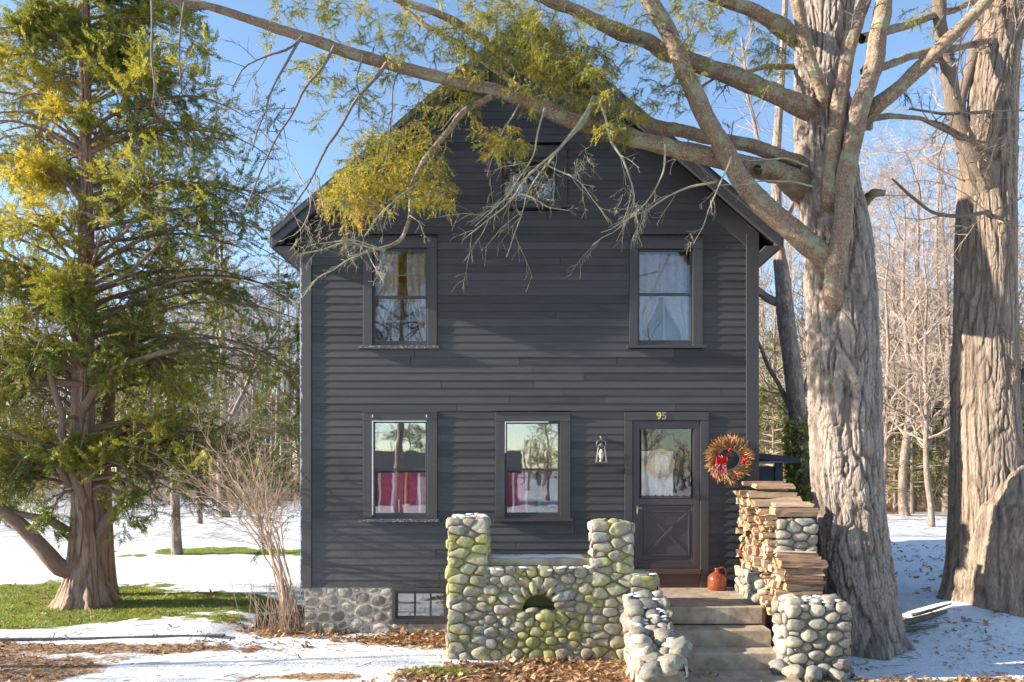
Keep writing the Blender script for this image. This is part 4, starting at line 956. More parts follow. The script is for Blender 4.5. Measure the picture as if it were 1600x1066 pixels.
b = MB(); b.add(*(lambda t: (t[0], t[1]))((np.array([(HXL - .115 - .03 * math.cos(q_), .54 + .075 * math.cos(a_) * math.sin(q_), 1.28 + .075 * math.sin(a_) * math.sin(q_)) for q_ in (0.01, .8, 1.57) for a_ in np.linspace(0, 6.283, 17)[:-1]]), [(r_ * 16 + k_, r_ * 16 + (k_ + 1) % 16, (r_ + 1) * 16 + (k_ + 1) % 16, (r_ + 1) * 16 + k_) for r_ in range(2) for k_ in range(16)])))
b.build('dial', M['pewter'], mt, smooth=True)
# timbers on the ground
M['timber'] = plain('weathered_timber', (.10, .09, .085), .9, var=.35, scale=12, bump=.006)
def timber(p0, p1, w_, h_, label, zs=True, name='edging_timber'):
    p0, p1 = np.array(p0), np.array(p1); n = 14; mb = MB(); V = []
    d_ = (p1 - p0) / np.linalg.norm(p1 - p0); s_ = np.array([-d_[1], d_[0]])
    for i in range(n):
        c_ = p0 + (p1 - p0) * i / (n - 1); g_ = float(gh(c_[0], c_[1] - .1)); j_ = rgs.uniform(-.006, .006)
        for a_, b_ in ((-1, -.1), (1, -.1), (1, h_), (-1, h_)): V.append((c_[0] + s_[0] * w_ * a_ / 2, c_[1] + s_[1] * w_ * a_ / 2 + j_, g_ + b_ + j_))
    Fs = [(i * 4 + k, i * 4 + (k + 1) % 4, i * 4 + 4 + (k + 1) % 4, i * 4 + 4 + k) for i in range(n - 1) for k in range(4)] + [(0, 3, 2, 1), tuple((n - 1) * 4 + k for k in range(4))]
    mb.add(V, [Fs] if False else Fs); o = mb.build(name, M['timber'], None, origin=(float((p0 + p1)[0] / 2), float((p0 + p1)[1] / 2), 0)); return tag(o, label, 'timber')
a0_ = at(345, 1003, -.55); timber((-4.15, -.52), (-12, -.72), .11, .055, 'long grey timber edging between the green lawn and the driveway')
timber((-4.0, .18), (-3.42, 1.0), .05, .17, 'short dark board set on a slant beside the bare shrub at the house corner', name='garden_board')
# lean-to shed behind
M['shed'] = painted('shed_paint', (.035, .042, .055), .6, .2)
sh = thing('shed', (4.2, 4.6, .3), 'small dark lean-to shed behind the right side of the house', 'shed')
b = MB(); b.box(3.25, 4.98, 4.2, 6.2, .2, 2.32)
for i in range(18): b.add([(3.25, 4.2, .4 + i * .11), (4.84, 4.2, .4 + i * .11), (4.84, 4.18, .4 + i * .11), (3.25, 4.18, .4 + i * .11), (3.25, 4.196, .51 + i * .11), (4.84, 4.196, .51 + i * .11)], [np.array([(0, 1, 2, 3), (3, 2, 5, 4)])])
b.build('wall', M['shed'], sh); MB().box(4.84, 4.99, 4.15, 4.199, .3, 2.45).build('corner_post', M['shed'], sh)
b = MB(); V = [(3.2, 3.95, 2.66), (5.26, 3.95, 2.44), (5.26, 6.4, 2.44), (3.2, 6.4, 2.66)]; V += [(x, y, z_ + .11) for x, y, z_ in V]; b.add(V, [(0, 3, 2, 1), (4, 5, 6, 7), (0, 1, 5, 4), (1, 2, 6, 5), (2, 3, 7, 6), (3, 0, 4, 7)]); b.build('roof', M['shed'], sh)
# ------------------------------------------------------------ big trunks
def trunk(mb, ctrl, nv, nu, flare=.5, fh=.35, lobes=6, amp=.022, su=10, sv=1.6, seed=1, knots=(), amp2=1.0):
    """ctrl rows: x,y,z,r ; bumpy bark surface, root flare at the bottom"""
    C_ = smooth_path(np.array(ctrl, dtype=float), nv); P, rad = C_[:, :3], np.maximum(C_[:, 3], .004)
    amp = amp * np.minimum(1, rad / .08) if amp2 != 1 else amp + 0 * rad
    T = nrm(np.gradient(P, axis=0)); N = np.array([0, 1, 0.]) if abs(T[0][1]) < .9 else np.array([1, 0, 0.]); a = np.linspace(0, 2 * np.pi, nu + 1); V = []; UVs = []; TT = []; L = 0
    z0 = P[0, 2]
    for i in range(nv):
        N = nrm(N - T[i] * (N @ T[i])); B = np.cross(T[i], N)
        if i: L += np.linalg.norm(P[i] - P[i - 1])
        h = L; f = flare * np.exp(-h / fh)
        lob = .5 + .5 * np.cos(a * lobes + seed + np.sin(a * 2 + seed) * 1.1)
        cc = np.stack([np.cos(a) * 1.3, np.sin(a) * 1.3, np.full_like(a, h * .55)], 1)
        lowf = (vn(cc * (1 if amp2 == 1 else 4) + seed * 7, seed) - .5) * .22 + (vn(cc * 2.6 + seed * 3, seed + 1) - .5) * .10
        r = rad[i] * (1 + lowf + f * (.35 + .9 * lob ** 2))
        arc = np.stack([np.cos(a) * rad[i] * su, np.sin(a) * rad[i] * su, np.full_like(a, h * sv)], 1)
        w = vn(arc * .35 + 5, seed + 3) * 1.3; arc = arc + w[:, None]
        rid = 1 - np.abs(2 * vn(arc, seed + 5) - 1); rid2 = 1 - np.abs(2 * vn(arc * (1.3, 1.3, 2.9) + 11, seed + 6) - 1); rid3 = 1 - np.abs(2 * vn(arc * (2.6, 2.6, 2.2) + 23, seed + 8) - 1)
        pl = sst(.0, .34, 1 - rid); pl2 = sst(0, .22, 1 - rid2); pl3 = sst(0, .35, 1 - rid3); r = r + amp[i] * (pl - .7) + amp[i] * .45 * (pl2 - .5) + amp[i] * .3 * (pl3 - .5); TT.append(np.clip(pl * .55 + pl2 * .25 + pl3 * .2, 0, 1))
        V.append(P[i] + r[:, None] * (np.cos(a)[:, None] * N + np.sin(a)[:, None] * B)); UVs.append(np.stack([a * .5 if rad.mean() > .25 else a * rad.mean(), np.full(nu + 1, L)], 1))
    V = np.concatenate(V)
    for kx, ky, kz, kr, kh in knots:
        c_ = np.array([kx, ky, kz]); dd = np.linalg.norm((V - c_), axis=1) / kr; axis = P[np.argmin(np.linalg.norm(P - c_, axis=1))]; o_ = nrm(V - axis); 
        V = V + o_ * (kh * np.exp(-dd ** 2 * 2) - kh * .9 * np.exp(-(dd * 3) ** 2))[:, None]
    i, j = np.meshgrid(np.arange(nv - 1), np.arange(nu), indexing='ij'); q = (i * (nu + 1) + j).ravel()
    mb.add(V, np.stack([q, q + 1, q + nu + 2, q + nu + 1], 1), np.concatenate(TT), np.concatenate(UVs)); return P, rad

def limb_px(pts, y0, y1, w0, w1, n=40, wob=.012, seed=0, deep=None):
    """limb through picture points at depths y0..y1, widths in full-size pixels"""
    k = len(pts); ys_ = np.linspace(y0, y1, k); ys_[0] = y0 if deep is None else deep; P = np.array([list(at(px, py, y)) for (px, py), y in zip(pts, ys_)])
    W = np.linspace(w0, w1, k) * (ys_ + D) / F / 2
    C_ = smooth_path(np.concatenate([P, W[:, None]], 1), n)
    q_ = C_[:, :3] * 3.5 + seed * 9.1
    C_[:, :3] += np.stack([vn(q_, 1) - .5, vn(q_ + 50, 2) - .5, vn(q_ + 90, 3) - .5], 1) * wob * 3
    C_[:, 3] *= 1 + (vn(C_[:, :3] * 7, 4) - .5) * .22
    return C_[:, :3], C_[:, 3]

big = thing('maple_tree', (GX0, GY0, float(gh(GX0, GY0))), 'huge rough-barked tree with long bare limbs reaching over the house front', 'tree')
gz0 = float(gh(GX0, GY0)) - .12
tb = MB()
TP, TR = trunk(tb, [(4.30, -.85, gz0, .50), (4.27, -.85, .55, .47), (4.22, -.85, 1.2, .45), (4.12, -.85, 2.2, .445), (4.05, -.85, 3.3, .44), (4.06, -.85, 4.4, .42), (4.02, -.85, 5.2, .40), (3.86, -.85, 6.2, .37), (3.80, -.85, 7.2, .36), (3.85, -.85, 8.6, .35), (3.9, -.85, 10.5, .30), (4.0, -.9, 13, .18)], 860, 320, .42, .28, 7, .030, 13, 3.0, 3,
    knots=[tuple(at(1292, 563, -1.28)) + (.16, .10), tuple(at(1345, 632, -1.3)) + (.14, .05), tuple(at(1252, 485, -1.2)) + (.15, .09), tuple(at(1340, 525, -1.3)) + (.13, .07), tuple(at(1375, 600, -1.2)) + (.12, .06), tuple(at(1290, 640, -1.3)) + (.3, .04)])
tb.build('trunk', M['bark_big'], big, smooth=True)
LIMBS = [
 ([(1248, 62), (1215, 40), (1175, 15), (1126, -2), (1040, -45), (950, -80)], -.95, -1.7, 26, 12, 1),
 ([(1300, 188), (1262, 170), (1232, 158), (1157, 124), (1063, 90), (969, 49), (894, 15), (845, -5), (760, -40)], -.95, -1.9, 34, 12, 2),
 ([(1262, 262), (1243, 251), (1175, 229), (1100, 214), (1025, 195), (950, 168), (900, 158), (813, 105), (768, 71), (719, 41), (681, 22), (615, -4)], -.95, -1.5, 22, 9, 3),
 ([(1262, 300), (1240, 278), (1175, 259), (1119, 248), (1025, 225), (950, 206), (875, 182), (837, 160), (775, 143), (719, 130), (588, 94), (494, 64), (400, 34), (340, 15), (270, -2), (200, -18)], -1.0, -2.6, 33, 8, 4),
 ([(1315, 455), (1288, 402), (1243, 368), (1194, 323), (1160, 285), (1138, 240), (1108, 195), (1082, 143), (1063, 94), (1040, 38), (1014, -2), (1000, -40)], -1.15, -2.1, 34, 22, 5),
 ([(1304, 520), (1301, 460), (1308, 400), (1315, 350), (1325, 260), (1345, 165), (1365, 100), (1382, 0), (1390, -60)], -1.22, -1.6, 30, 25, 6),
 ([(1296, 365), (1296, 310), (1305, 200), (1322, 75), (1350, 0), (1372, -60)], -1.2, -1.5, 26, 20, 7),
 ([(1297, 225), (1287, 150), (1257, 65), (1242, 0), (1235, -50)], -1.15, -1.6, 18, 16, 8),
 ([(1350, 190), (1362, 175), (1410, 135), (1470, 75), (1540, 0), (1580, -40)], -1.1, -1.9, 26, 16, 9),
 ([(1350, 112), (1380, 105), (1450, 80), (1520, 70), (1610, 55)], -.7, .4, 13, 8, 10),
 ([(1345, 62), (1385, 50), (1450, 28), (1510, 8), (1600, -20)], -.7, .3, 13, 8, 11),
 ([(1352, 185), (1390, 180), (1440, 184), (1500, 215), (1540, 222)], -.9, -.2, 9, 4, 12),
 ([(1255, 106), (1200, 103), (1160, 112), (1120, 122), (1070, 150)], -.9, -1.3, 9, 3, 13),
 ([(1348, 318), (1365, 303), (1382, 303)], -1.0, -1.1, 17, 8, 14),
 ([(1260, 300), (1225, 275), (1200, 262), (1182, 268)], -1.05, -1.4, 40, 16, 15),
 ([(855, 170), (805, 130), (749, 90), (700, 60), (633, 15), (600, -20)], -1.35, -1.3, 10, 6, 16),
 ([(768, 148), (740, 165), (719, 184), (693, 214), (663, 248), (644, 293), (642, 338), (629, 372), (603, 387), (580, 390), (545, 402)], -1.9, -2.1, 10, 4, 17),
 ([(1395, 478), (1380, 300), (1360, 240)], -1, -1, .1, .1, 18),
]
limbP = {}
for pts, y0, y1, w0, w1, sd_ in LIMBS:
    if sd_ == 18: continue
    P_, R_ = limb_px(pts, y0, y1, w0, w1, 60, .014, sd_, -.70 if sd_ != 16 and sd_ != 17 else None); limbP[sd_] = (P_, R_)
    mb = MB(); trunk(mb, np.concatenate([P_, R_[:, None]], 1), 220, 36, (.35 if w0 > 20 else .15) if sd_ not in (16, 17) else 0, .2, 4, .007, 16, 9, sd_, amp2=.5); mb.build('limb', M['bark_limb'], big, smooth=True)
# upper limbs continuing out of the picture (they shade and fill the crown)
rng = np.random.default_rng(42)
def asP(keys): 
    P_ = np.stack([smooth_path(np.concatenate([limbP[k][0], limbP[k][1][:, None]], 1), 30) for k in keys]); return P_[..., :3], P_[..., 3]
# dead, drooping pale twigs
pale = MB(); dark = MB()
def tree_twigs(mb, P, Rr, specs, tint=None, k=4):
    lv = [(P, Rr)]
    for s_ in specs:
        Q, Rq = spawn(lv[-1][0], lv[-1][1], rng, **s_); lv.append((Q, Rq)); twigs(mb, Q, np.maximum(Rq, s_.get('_m', .0016)), k, rng.random(len(Q)))
    return lv
S1 = dict(n=6, t=(.25, .97), ang=(30, 75), L=(.05, .16), N=7, wob=.16, grav=.10, rs=.42, rmax=.012, tip=.4)
S2 = dict(n=7, t=(.2, 1), ang=(25, 60), L=(.25, .55), N=6, wob=.18, grav=.10, rs=.6, rmax=.006, tip=.5)
S3 = dict(n=6, t=(.15, 1), ang=(25, 60), L=(.25, .5), N=5, wob=.16, grav=.08, rs=.8, rmax=.0038, tip=.6)
P_, R_ = asP([1, 2, 3, 5, 7, 9, 10, 11, 13, 16]); tree_twigs(dark, P_, R_, [S1, S2, S3])
# hanging shoots traced from the photograph
HANG = [([(520, 72), (506, 90), (475, 146), (438, 210), (400, 274), (385, 330)], -2.3, 5), ([(606, 98), (588, 118), (550, 169), (505, 233), (486, 278), (467, 315), (440, 345)], -2.2, 6),
 ([(474, 58), (458, 80), (437, 116), (415, 165), (398, 200), (392, 235)], -2.4, 4), ([(237, 0), (238, 60), (240, 120), (239, 170)], -2.6, 4), ([(290, 10), (278, 60), (282, 110), (284, 150)], -2.6, 3),
 ([(474, 58), (455, 76), (420, 85), (385, 100), (360, 135)], -2.4, 4), ([(626, 102), (616, 125), (610, 160), (607, 220), (600, 260)], -2.1, 3), ([(566, 86), (560, 130), (556, 190)], -2.2, 2.5)]
HP = []
for pts, y_, w_ in HANG:
    p_, r_ = limb_px(pts, y_, y_ - .1, w_, 2, 14, .02, int(pts[0][0])); tube(dark, p_, r_, 6); HP.append((p_, r_))
P_, R_ = np.stack([a for a, b in HP]), np.stack([b for a, b in HP])
tree_twigs(dark, P_, R_, [dict(n=5, t=(.4, 1), ang=(20, 70), L=(.2, .5), N=7, wob=.14, grav=-.01, rs=.6, rmax=.005, tip=.4), dict(n=5, t=(.2, 1), ang=(25, 60), L=(.3, .6), N=5, wob=.15, grav=0, rs=.7, rmax=.003, tip=.6)])
PALE = [([(925, 150), (905, 200), (850, 255), (800, 305), (760, 352), (725, 375)], -1.9, 7), ([(935, 150), (915, 190), (880, 230), (845, 260), (815, 320), (790, 400)], -1.8, 7),
 ([(930, 150), (945, 190), (960, 225), (985, 275), (1000, 310), (975, 350), (925, 385)], -1.9, 6), ([(1040, 225), (1045, 260), (1025, 300), (990, 335), (965, 345)], -1.9, 5),
 ([(850, 165), (835, 215), (830, 250), (800, 300), (745, 350)], -1.9, 5), ([(1119, 285), (1075, 290), (1040, 305), (990, 345), (938, 362)], -1.9, 5), ([(1140, 245), (1125, 290), (1110, 330), (1085, 385)], -1.9, 4),
 ([(820, 150), (785, 200), (770, 240), (760, 275)], -1.8, 4), ([(770, 140), (740, 160), (715, 175), (690, 205)], -1.8, 6), ([(850, 255), (880, 270), (915, 290), (950, 350)], -1.9, 4),
 ([(644, 293), (620, 310), (600, 330), (570, 365)], -2.1, 4), ([(603, 387), (560, 380), (520, 385), (470, 400)], -2.1, 5), ([(580, 392), (540, 405), (505, 430), (475, 465)], -2.1, 4), ([(590, 389), (560, 375), (545, 372), (500, 378)], -2.1, 3.5),
 ([(575, 391), (590, 420), (600, 440)], -2.1, 3), ([(810, 305), (850, 320), (890, 330)], -1.9, 3), ([(1260, 260), (1230, 245), (1170, 255), (1140, 235)], -1.4, 4), ([(1270, 290), (1225, 285), (1180, 285), (1120, 290)], -1.5, 4),
 ([(1180, 520), (1210, 530), (1260, 490)], -1.0, .1), ([(455, 255), (480, 300), (486, 330), (458, 368)], -2.2, 3), ([(492, 275), (500, 310), (505, 335), (495, 355)], -2.2, 3), ([(640, 338), (655, 350), (665, 372)], -2.1, 2.5)]
HP = []
for pts, y_, w_ in PALE:
    if w_ < 1: continue
    p_, r_ = limb_px(pts, y_, y_ - .15, w_ * .8, 1.2, 16, .025, int(pts[0][0] + pts[-1][1])); tube(pale, p_, r_, 6, float(rng.random())); HP.append((p_, r_))
P_, R_ = np.stack([a for a, b in HP]), np.stack([b for a, b in HP])
tree_twigs(pale, P_, R_, [dict(n=6, t=(.3, 1), ang=(15, 55), L=(.16, .4), N=7, wob=.13, grav=.09, rs=.5, rmax=.0042, tip=.5), dict(n=5, t=(.25, 1), ang=(20, 60), L=(.25, .5), N=5, wob=.14, grav=.08, rs=.7, rmax=.0028, tip=.7)])
# brushy tufts near the tips
tuft = [(470, 395), (530, 385), (565, 400), (555, 415), (600, 415), (790, 335), (825, 300), (850, 310), (915, 260), (905, 275), (835, 285), (500, 300), (548, 325), (1000, 345), (985, 320), (560, 385), (620, 335), (600, 345)]
Tp = []
for a, b in tuft:
    for k in range(8):
        o_ = at(a + rng.normal() * 12, b - 18 + rng.normal() * 9, -2.05 + rng.normal() * .08); Tp.append(o_)
Tp = np.array(Tp); c = len(Tp); dr = nrm(np.stack([rng.normal(size=c) * .55 - .25, rng.normal(size=c) * .35, -np.abs(rng.normal(size=c)) * .8 - .25], 1)); Q = np.zeros((c, 6, 3)); Q[:, 0] = Tp
for k in range(1, 6): dr = nrm(dr + rng.normal(size=(c, 3)) * .22); Q[:, k] = Q[:, k - 1] + dr * rng.uniform(.03, .055, (c, 1))
twigs(pale, Q, np.full((c, 6), .0025) * np.linspace(1, .7, 6), 3, rng.random(c))
Q2, R2 = spawn(Q, np.full((c, 6), .0024), rng, 4, (.1, 1), (25, 60), (.25, .5), 4, .2, .05, .9, 1, .8); twigs(pale, Q2, R2, 3, rng.random(len(Q2)))
pale.build('dead_twigs', M['twig_pale'], big); dark.build('twigs', M['twig_dark'], big)

# hemlock foliage hanging over the house from the long limbs
hem = MB(); hst = MB()
CL = [(815, 42, 60, 26, 110, .55), (860, 75, 55, 30, 110, .6), (770, 80, 50, 30, 70, .5), (905, 100, 45, 24, 70, .6), (735, 110, 45, 26, 60, .5), (960, 210, 40, 16, 30, .55), (620, 262, 80, 40, 100, .62), (560, 310, 40, 38, 70, .70), (600, 295, 62, 45, 60, .72), (690, 308, 30, 22, 40, .72), (545, 345 - 30, 26, 40, 40, .78), (640, 225, 50, 26, 45, .6), (575, 105, 95, 30, 70, .50), (500, 130, 50, 26, 40, .5), (640, 70, 110, 36, 80, .38), (700, 165, 65, 26, 60, .5), (560, 35, 120, 26, 70, .5), (480, 20, 50, 18, 30, .55),
      (900, 125, 65, 30, 70, .62), (850, 90, 75, 34, 80, .5), (770, 60, 110, 42, 90, .38), (780, 225, 26, 24, 28, .68), (800, 240, 22, 16, 20, .65), (960, 170, 60, 26, 55, .55), (1000, 110, 90, 45, 80, .42), (870, 160, 80, 22, 60, .6), (1060, 150, 50, 40, 40, .5), (980, 20, 120, 30, 70, .4), (1110, 60, 60, 45, 45, .5), (1185, 70, 50, 30, 36, .4), (1210, 100, 24, 60, 36, .4),
      (790, 10, 120, 16, 60, .5), (880, 60, 60, 20, 40, .5), (610, 155, 60, 40, 50, .35), (520, 175, 45, 30, 22, .4), (1080, 20, 60, 20, 30, .6), (430, 60, 26, 20, 12, .5), (1480, 20, 60, 22, 20, .45), (560, 215, 34, 20, 14, .5), (450, 15, 40, 16, 20, .5), (730, 145, 40, 24, 34, .6)]
aP, aD, aT = [], [], []
for cx_, cy_, rx_, ry_, n_, tn in CL:
    if cy_ < 200: n_ = int(n_ * .55); tn -= .04
    for k in range(int(n_ * .85)):
        r_ = math.sqrt(rng.random()); a = rng.uniform(0, 6.283); y_ = -1.75 + rng.normal() * .28
        aP.append(at(cx_ + rx_ * r_ * math.cos(a), cy_ - 12 + ry_ * r_ * math.sin(a), y_)); aD.append((rng.normal() * .8 - .25, rng.normal() * .6, -abs(rng.normal()) * .28 - .02)); aT.append(tn + rng.normal() * .12)
aP, aD, aT = np.array(aP), nrm(np.array(aD)), np.array(aT); c = len(aP)
Q = np.zeros((c, 6, 3)); Q[:, 0] = aP; d_ = aD
for k in range(1, 6): d_ = nrm(d_ + rng.normal(size=(c, 3)) * .12 + (0, 0, -.09)); Q[:, k] = Q[:, k - 1] + d_ * rng.uniform(.028, .052, (c, 1))
twigs(hst, Q, np.full((c, 6), .003), 3, .3)
Q2, R2 = spawn(Q, np.full((c, 6), .003), rng, 7, (.0, 1), (30, 65), (.3, .75), 4, .15, .05, .7, 1, .6, plane=.7); twigs(hst, Q2, R2, 3, .3)
for seg in (0, 2):
    leaflets(hem, Q2[:, seg], Q2[:, min(seg + 2, 3)] - Q2[:, seg], rng, 11, .075, .020, .0085, .25, np.repeat(aT, 7), .6)
leaflets(hem, Q[:, 3], Q[:, 5] - Q[:, 3], rng, 12, .12, .022, .0085, .2, aT, .6)
hem.build('foliage', M['fol_hem'], big); hst.build('foliage_stems', M['twig_dark'], big)

# ------------------------------------------------------------ tree on the far right with swollen roots
TX, TY = 6.78, .36; tz = float(gh(TX, TY))
oak = thing('oak_tree', (TX, TY, tz), 'thick straight grey tree with deep vertical bark and swollen roots at the far right', 'tree')
tb = MB(); k = (TY + D) / F
def ox(px): return (px - VX) * k
def oz(py): return EYE + (VY - py) * k
trunk(tb, [(ox(1545), TY, oz(965), .60), (ox(1541), TY, oz(900), .52), (ox(1541), TY, oz(800), .46), (ox(1540), TY, oz(640), .445), (ox(1541), TY, oz(500), .415), (ox(1541), TY, oz(380), .39), (ox(1545), TY, oz(250), .37), (ox(1552), TY, oz(150), .31), (ox(1565), TY, oz(50), .25), (ox(1580), TY, oz(-60), .23), (ox(1600), TY, oz(-400), .14)], 700, 300, .50, .30, 5, .022, 18, 2.3, 11)
tb.build('trunk', M['bark_oak'], oak, smooth=True)
tb = MB(); trunk(tb, [(ox(1566), TY - .26, oz(985), .70), (ox(1566), TY - .25, oz(930), .66), (ox(1568), TY - .24, oz(860), .62), (ox(1572), TY - .22, oz(800), .58), (ox(1577), TY - .2, oz(765), .46), (ox(1582), TY - .17, oz(742), .36), (ox(1582), TY - .12, oz(727), .20), (ox(1585), TY - .05, oz(718), .04)], 190, 190, .2, .3, 6, .022, 12, 1.6, 17)
tb.build('root_burl', M['bark_oak'], oak, smooth=True)
ol = []
for i_, (pts, y0, y1, w0, w1) in enumerate([([(1545, 270), (1520, 240), (1500, 205), (1482, 120), (1470, 40), (1465, -20)], .0, -.2, 34, 18), ([(1560, 150), (1575, 90), (1600, 40)], .1, .2, 20, 14), ([(1535, 235), (1510, 215), (1470, 195), (1430, 182)], -.1, -.4, 9, 4), ([(1545, 330), (1500, 340), (1450, 330), (1405, 290), (1395, 280)], -.1, -.6, 8, 3), ([(1550, 175), (1480, 178), (1420, 170)], -.1, -.5, 7, 3),
    ([(1590, 620), (1602, 600), (1612, 560)], .1, .1, 22, 16), ([(1520, 300), (1505, 235), (1500, 160), (1530, 60), (1540, -10)], .1, .6, 22, 14)]):
    p_, r_ = limb_px([(1542, pts[0][1] + (60 if i_ in (0, 1, 6) else 12))] + pts, y0, y1, w0, w1, 36, .012, i_ + 40, TY + .05); mb = MB(); tube(mb, p_, r_, 12); mb.build('limb', M['bark_oak'], oak, smooth=True); ol.append((p_, r_))
ot = MB(); P_, R_ = np.stack([a for a, b in ol]), np.stack([b for a, b in ol])
tree_twigs(ot, P_, R_, [dict(n=8, t=(.15, 1), ang=(25, 70), L=(.3, .8), N=7, wob=.16, grav=.0, rs=.5, rmax=.012, tip=.3), dict(n=6, t=(.2, 1), ang=(25, 60), L=(.3, .6), N=6, wob=.16, grav=.03, rs=.6, rmax=.006, tip=.4), dict(n=5, t=(.2, 1), ang=(25, 60), L=(.3, .6), N=4, wob=.16, grav=.03, rs=.7, rmax=.004, tip=.5)])
ot.build('twigs', M['twig_tan'], oak)
# fallen branch wood lying on the snow by the trunk
for i_, (a, b, la) in enumerate((((5.05, -.35), (5.75, -.25), 'snow-dusted split branch lying on the snow right of the big tree'), ((5.0, -.55), (5.45, -.60), 'shorter branch piece lying closest to the big trunk on the snow'), ((5.35, -.12), (5.95, -.05), 'thin dark branch lying farthest back on the snow between the two large trees'))):
    n_ = 9; P_ = np.array([[a[0] + (b[0] - a[0]) * t, a[1] + (b[1] - a[1]) * t + .02 * math.sin(t * 5 + i_), float(gh(a[0] + (b[0] - a[0]) * t, a[1] + (b[1] - a[1]) * t)) + .045] for t in np.linspace(0, 1, n_)])
    mb = MB(); tube(mb, P_, np.linspace(.055, .022, n_) * (1 - .25 * i_), 9); o = mb.build('fallen_branch', M['bark_big'], None, origin=tuple(P_[0]), smooth=True); tag(o, la, 'branch', 'fallen branches on the snow')

# ------------------------------------------------------------ left evergreen
LX, LY = -7.18, 1.4; lz_ = float(gh(LX, LY))
ced = thing('evergreen_tree', (LX, LY, lz_), 'large bushy evergreen with golden tips and a fluted trunk on the green lawn', 'tree')
rng = np.random.default_rng(77)
tb = MB(); trunk(tb, [(LX, LY, lz_ - .1, .40), (LX, LY, lz_ + .4, .27), (LX + .02, LY, lz_ + 1.2, .22), (LX, LY, 1.9, .185), (LX - .05, LY, 3.0, .155), (LX - .03, LY, 4.4, .14), (LX + .02, LY, 5.6, .12), (LX, LY, 7.3, .085), (LX, LY, 10, .055), (LX + .1, LY, 13, .02)], 460, 190, .42, .35, 7, .022, 17, 1.0, 5)
tb.build('trunk', M['bark_cedar'], ced, smooth=True)
kk = (LY + D) / F
cl = []
for pts, y0, y1, w0, w1 in [([(128, 880), (100, 895), (85, 878), (40, 830), (10, 800), (-40, 770)], 1.3, .9, 30, 16), ([(140, 870), (105, 830), (75, 812), (20, 800)], 1.3, 1.0, 20, 8), ([(150, 850), (165, 815), (185, 795), (215, 770)], 1.4, 1.3, 22, 10), ([(128, 640), (170, 580), (225, 560), (280, 545)], 1.3, .7, 14, 7), ([(110, 760), (80, 700), (50, 690), (20, 680)], 1.3, .8, 13, 6),
    ([(130, 780), (100, 690), (95, 640), (70, 560)], 1.2, .9, 15, 7), ([(140, 470), (150, 450), (200, 430), (300, 330)], 1.3, .9, 8, 4), ([(130, 600), (90, 595), (50, 600), (20, 590)], 1.3, .8, 12, 6), ([(125, 330), (180, 350), (260, 330), (330, 320)], 1.3, .9, 8, 4)]:
    p_, r_ = limb_px(pts, y0, y1, w0, w1, 24, .014, int(w0 * 10)); mb = MB(); tube(mb, p_, r_, 12); mb.build('limb', M['bark_cedar'], ced, smooth=True); cl.append((p_, r_))
# crown radius by height
def crad(z_): return np.interp(z_, [1.7, 2.2, 3.0, 4.0, 5.0, 6.0, 7.0, 8.0, 9.0, 10.5, 13], [2.2, 2.8, 3.2, 3.5, 3.4, 3.25, 2.8, 2.3, 1.7, 1.3, .3])
nl = 240; P0 = np.zeros((nl, 10, 3)); R0_ = np.zeros((nl, 10))
zs_ = np.concatenate([rng.uniform(1.9, 4.2, 80), rng.uniform(4.2, 12.5, nl - 80)]); az = np.arange(nl) * 2.399 + rng.normal(size=nl) * .3
for i in range(nl):
    r_ = crad(zs_[i]) * rng.uniform(.72, 1.06) * (1.1 if math.cos(az[i]) > .3 else 1); t = np.linspace(0, 1, 10); rise = .25 * r_ if zs_[i] > 3 else .12 * r_
    x = LX + math.cos(az[i]) * r_ * t; y = LY + math.sin(az[i]) * r_ * t * (.25 if math.sin(az[i]) < 0 else .8); z_ = zs_[i] + rise * np.sin(t * 2.2) - .30 * r_ * t ** 2.2 * (.8 if zs_[i] < 4 else .3)
    P0[i] = np.stack([x, y, z_], 1) + np.cumsum(rng.normal(size=(10, 3)) * .025, 0); R0_[i] = np.linspace(.035 if zs_[i] < 8 else .02, .006, 10)
br = MB(); twigs(br, P0, R0_, 6, .5)
Q1, R1 = spawn(P0, R0_, rng, 16, (.10, 1), (35, 70), (.16, .36), 6, .15, .02, .45, .012, .4, plane=.55, lenfall=.2); kp = fbm(Q1[:, 3] * (1.1, 1.1, 2.3) + 40, 6, 3) > .432; Q1, R1 = Q1[kp], R1[kp]; twigs(br, Q1, R1, 4, .5)
Q2, R2 = spawn(Q1, R1, rng, 6, (.15, 1), (30, 60), (.35, .7), 5, .18, .0, .5, .005, .5, plane=.35); twigs(br, Q2, R2, 3, .5)
br.build('branches', M['bark_cedar'], ced)
fo = MB()
sel = rng.random(len(Q2)) < .98; Q2s = Q2[sel]; tl_ = Q2s[:, 2]
# plant's own gold and green; sunlit upper left also painted yellower, low boughs greener
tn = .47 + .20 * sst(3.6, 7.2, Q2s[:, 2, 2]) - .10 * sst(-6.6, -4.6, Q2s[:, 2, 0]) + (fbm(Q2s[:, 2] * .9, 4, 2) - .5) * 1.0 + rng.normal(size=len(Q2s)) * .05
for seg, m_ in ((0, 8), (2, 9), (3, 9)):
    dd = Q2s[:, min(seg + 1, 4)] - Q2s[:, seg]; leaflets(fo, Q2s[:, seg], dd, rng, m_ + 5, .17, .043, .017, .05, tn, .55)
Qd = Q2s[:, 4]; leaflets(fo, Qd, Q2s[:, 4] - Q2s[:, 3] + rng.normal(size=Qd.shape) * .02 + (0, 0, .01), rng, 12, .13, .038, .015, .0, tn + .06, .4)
fo.build('foliage', M['fol_cedar'], ced)
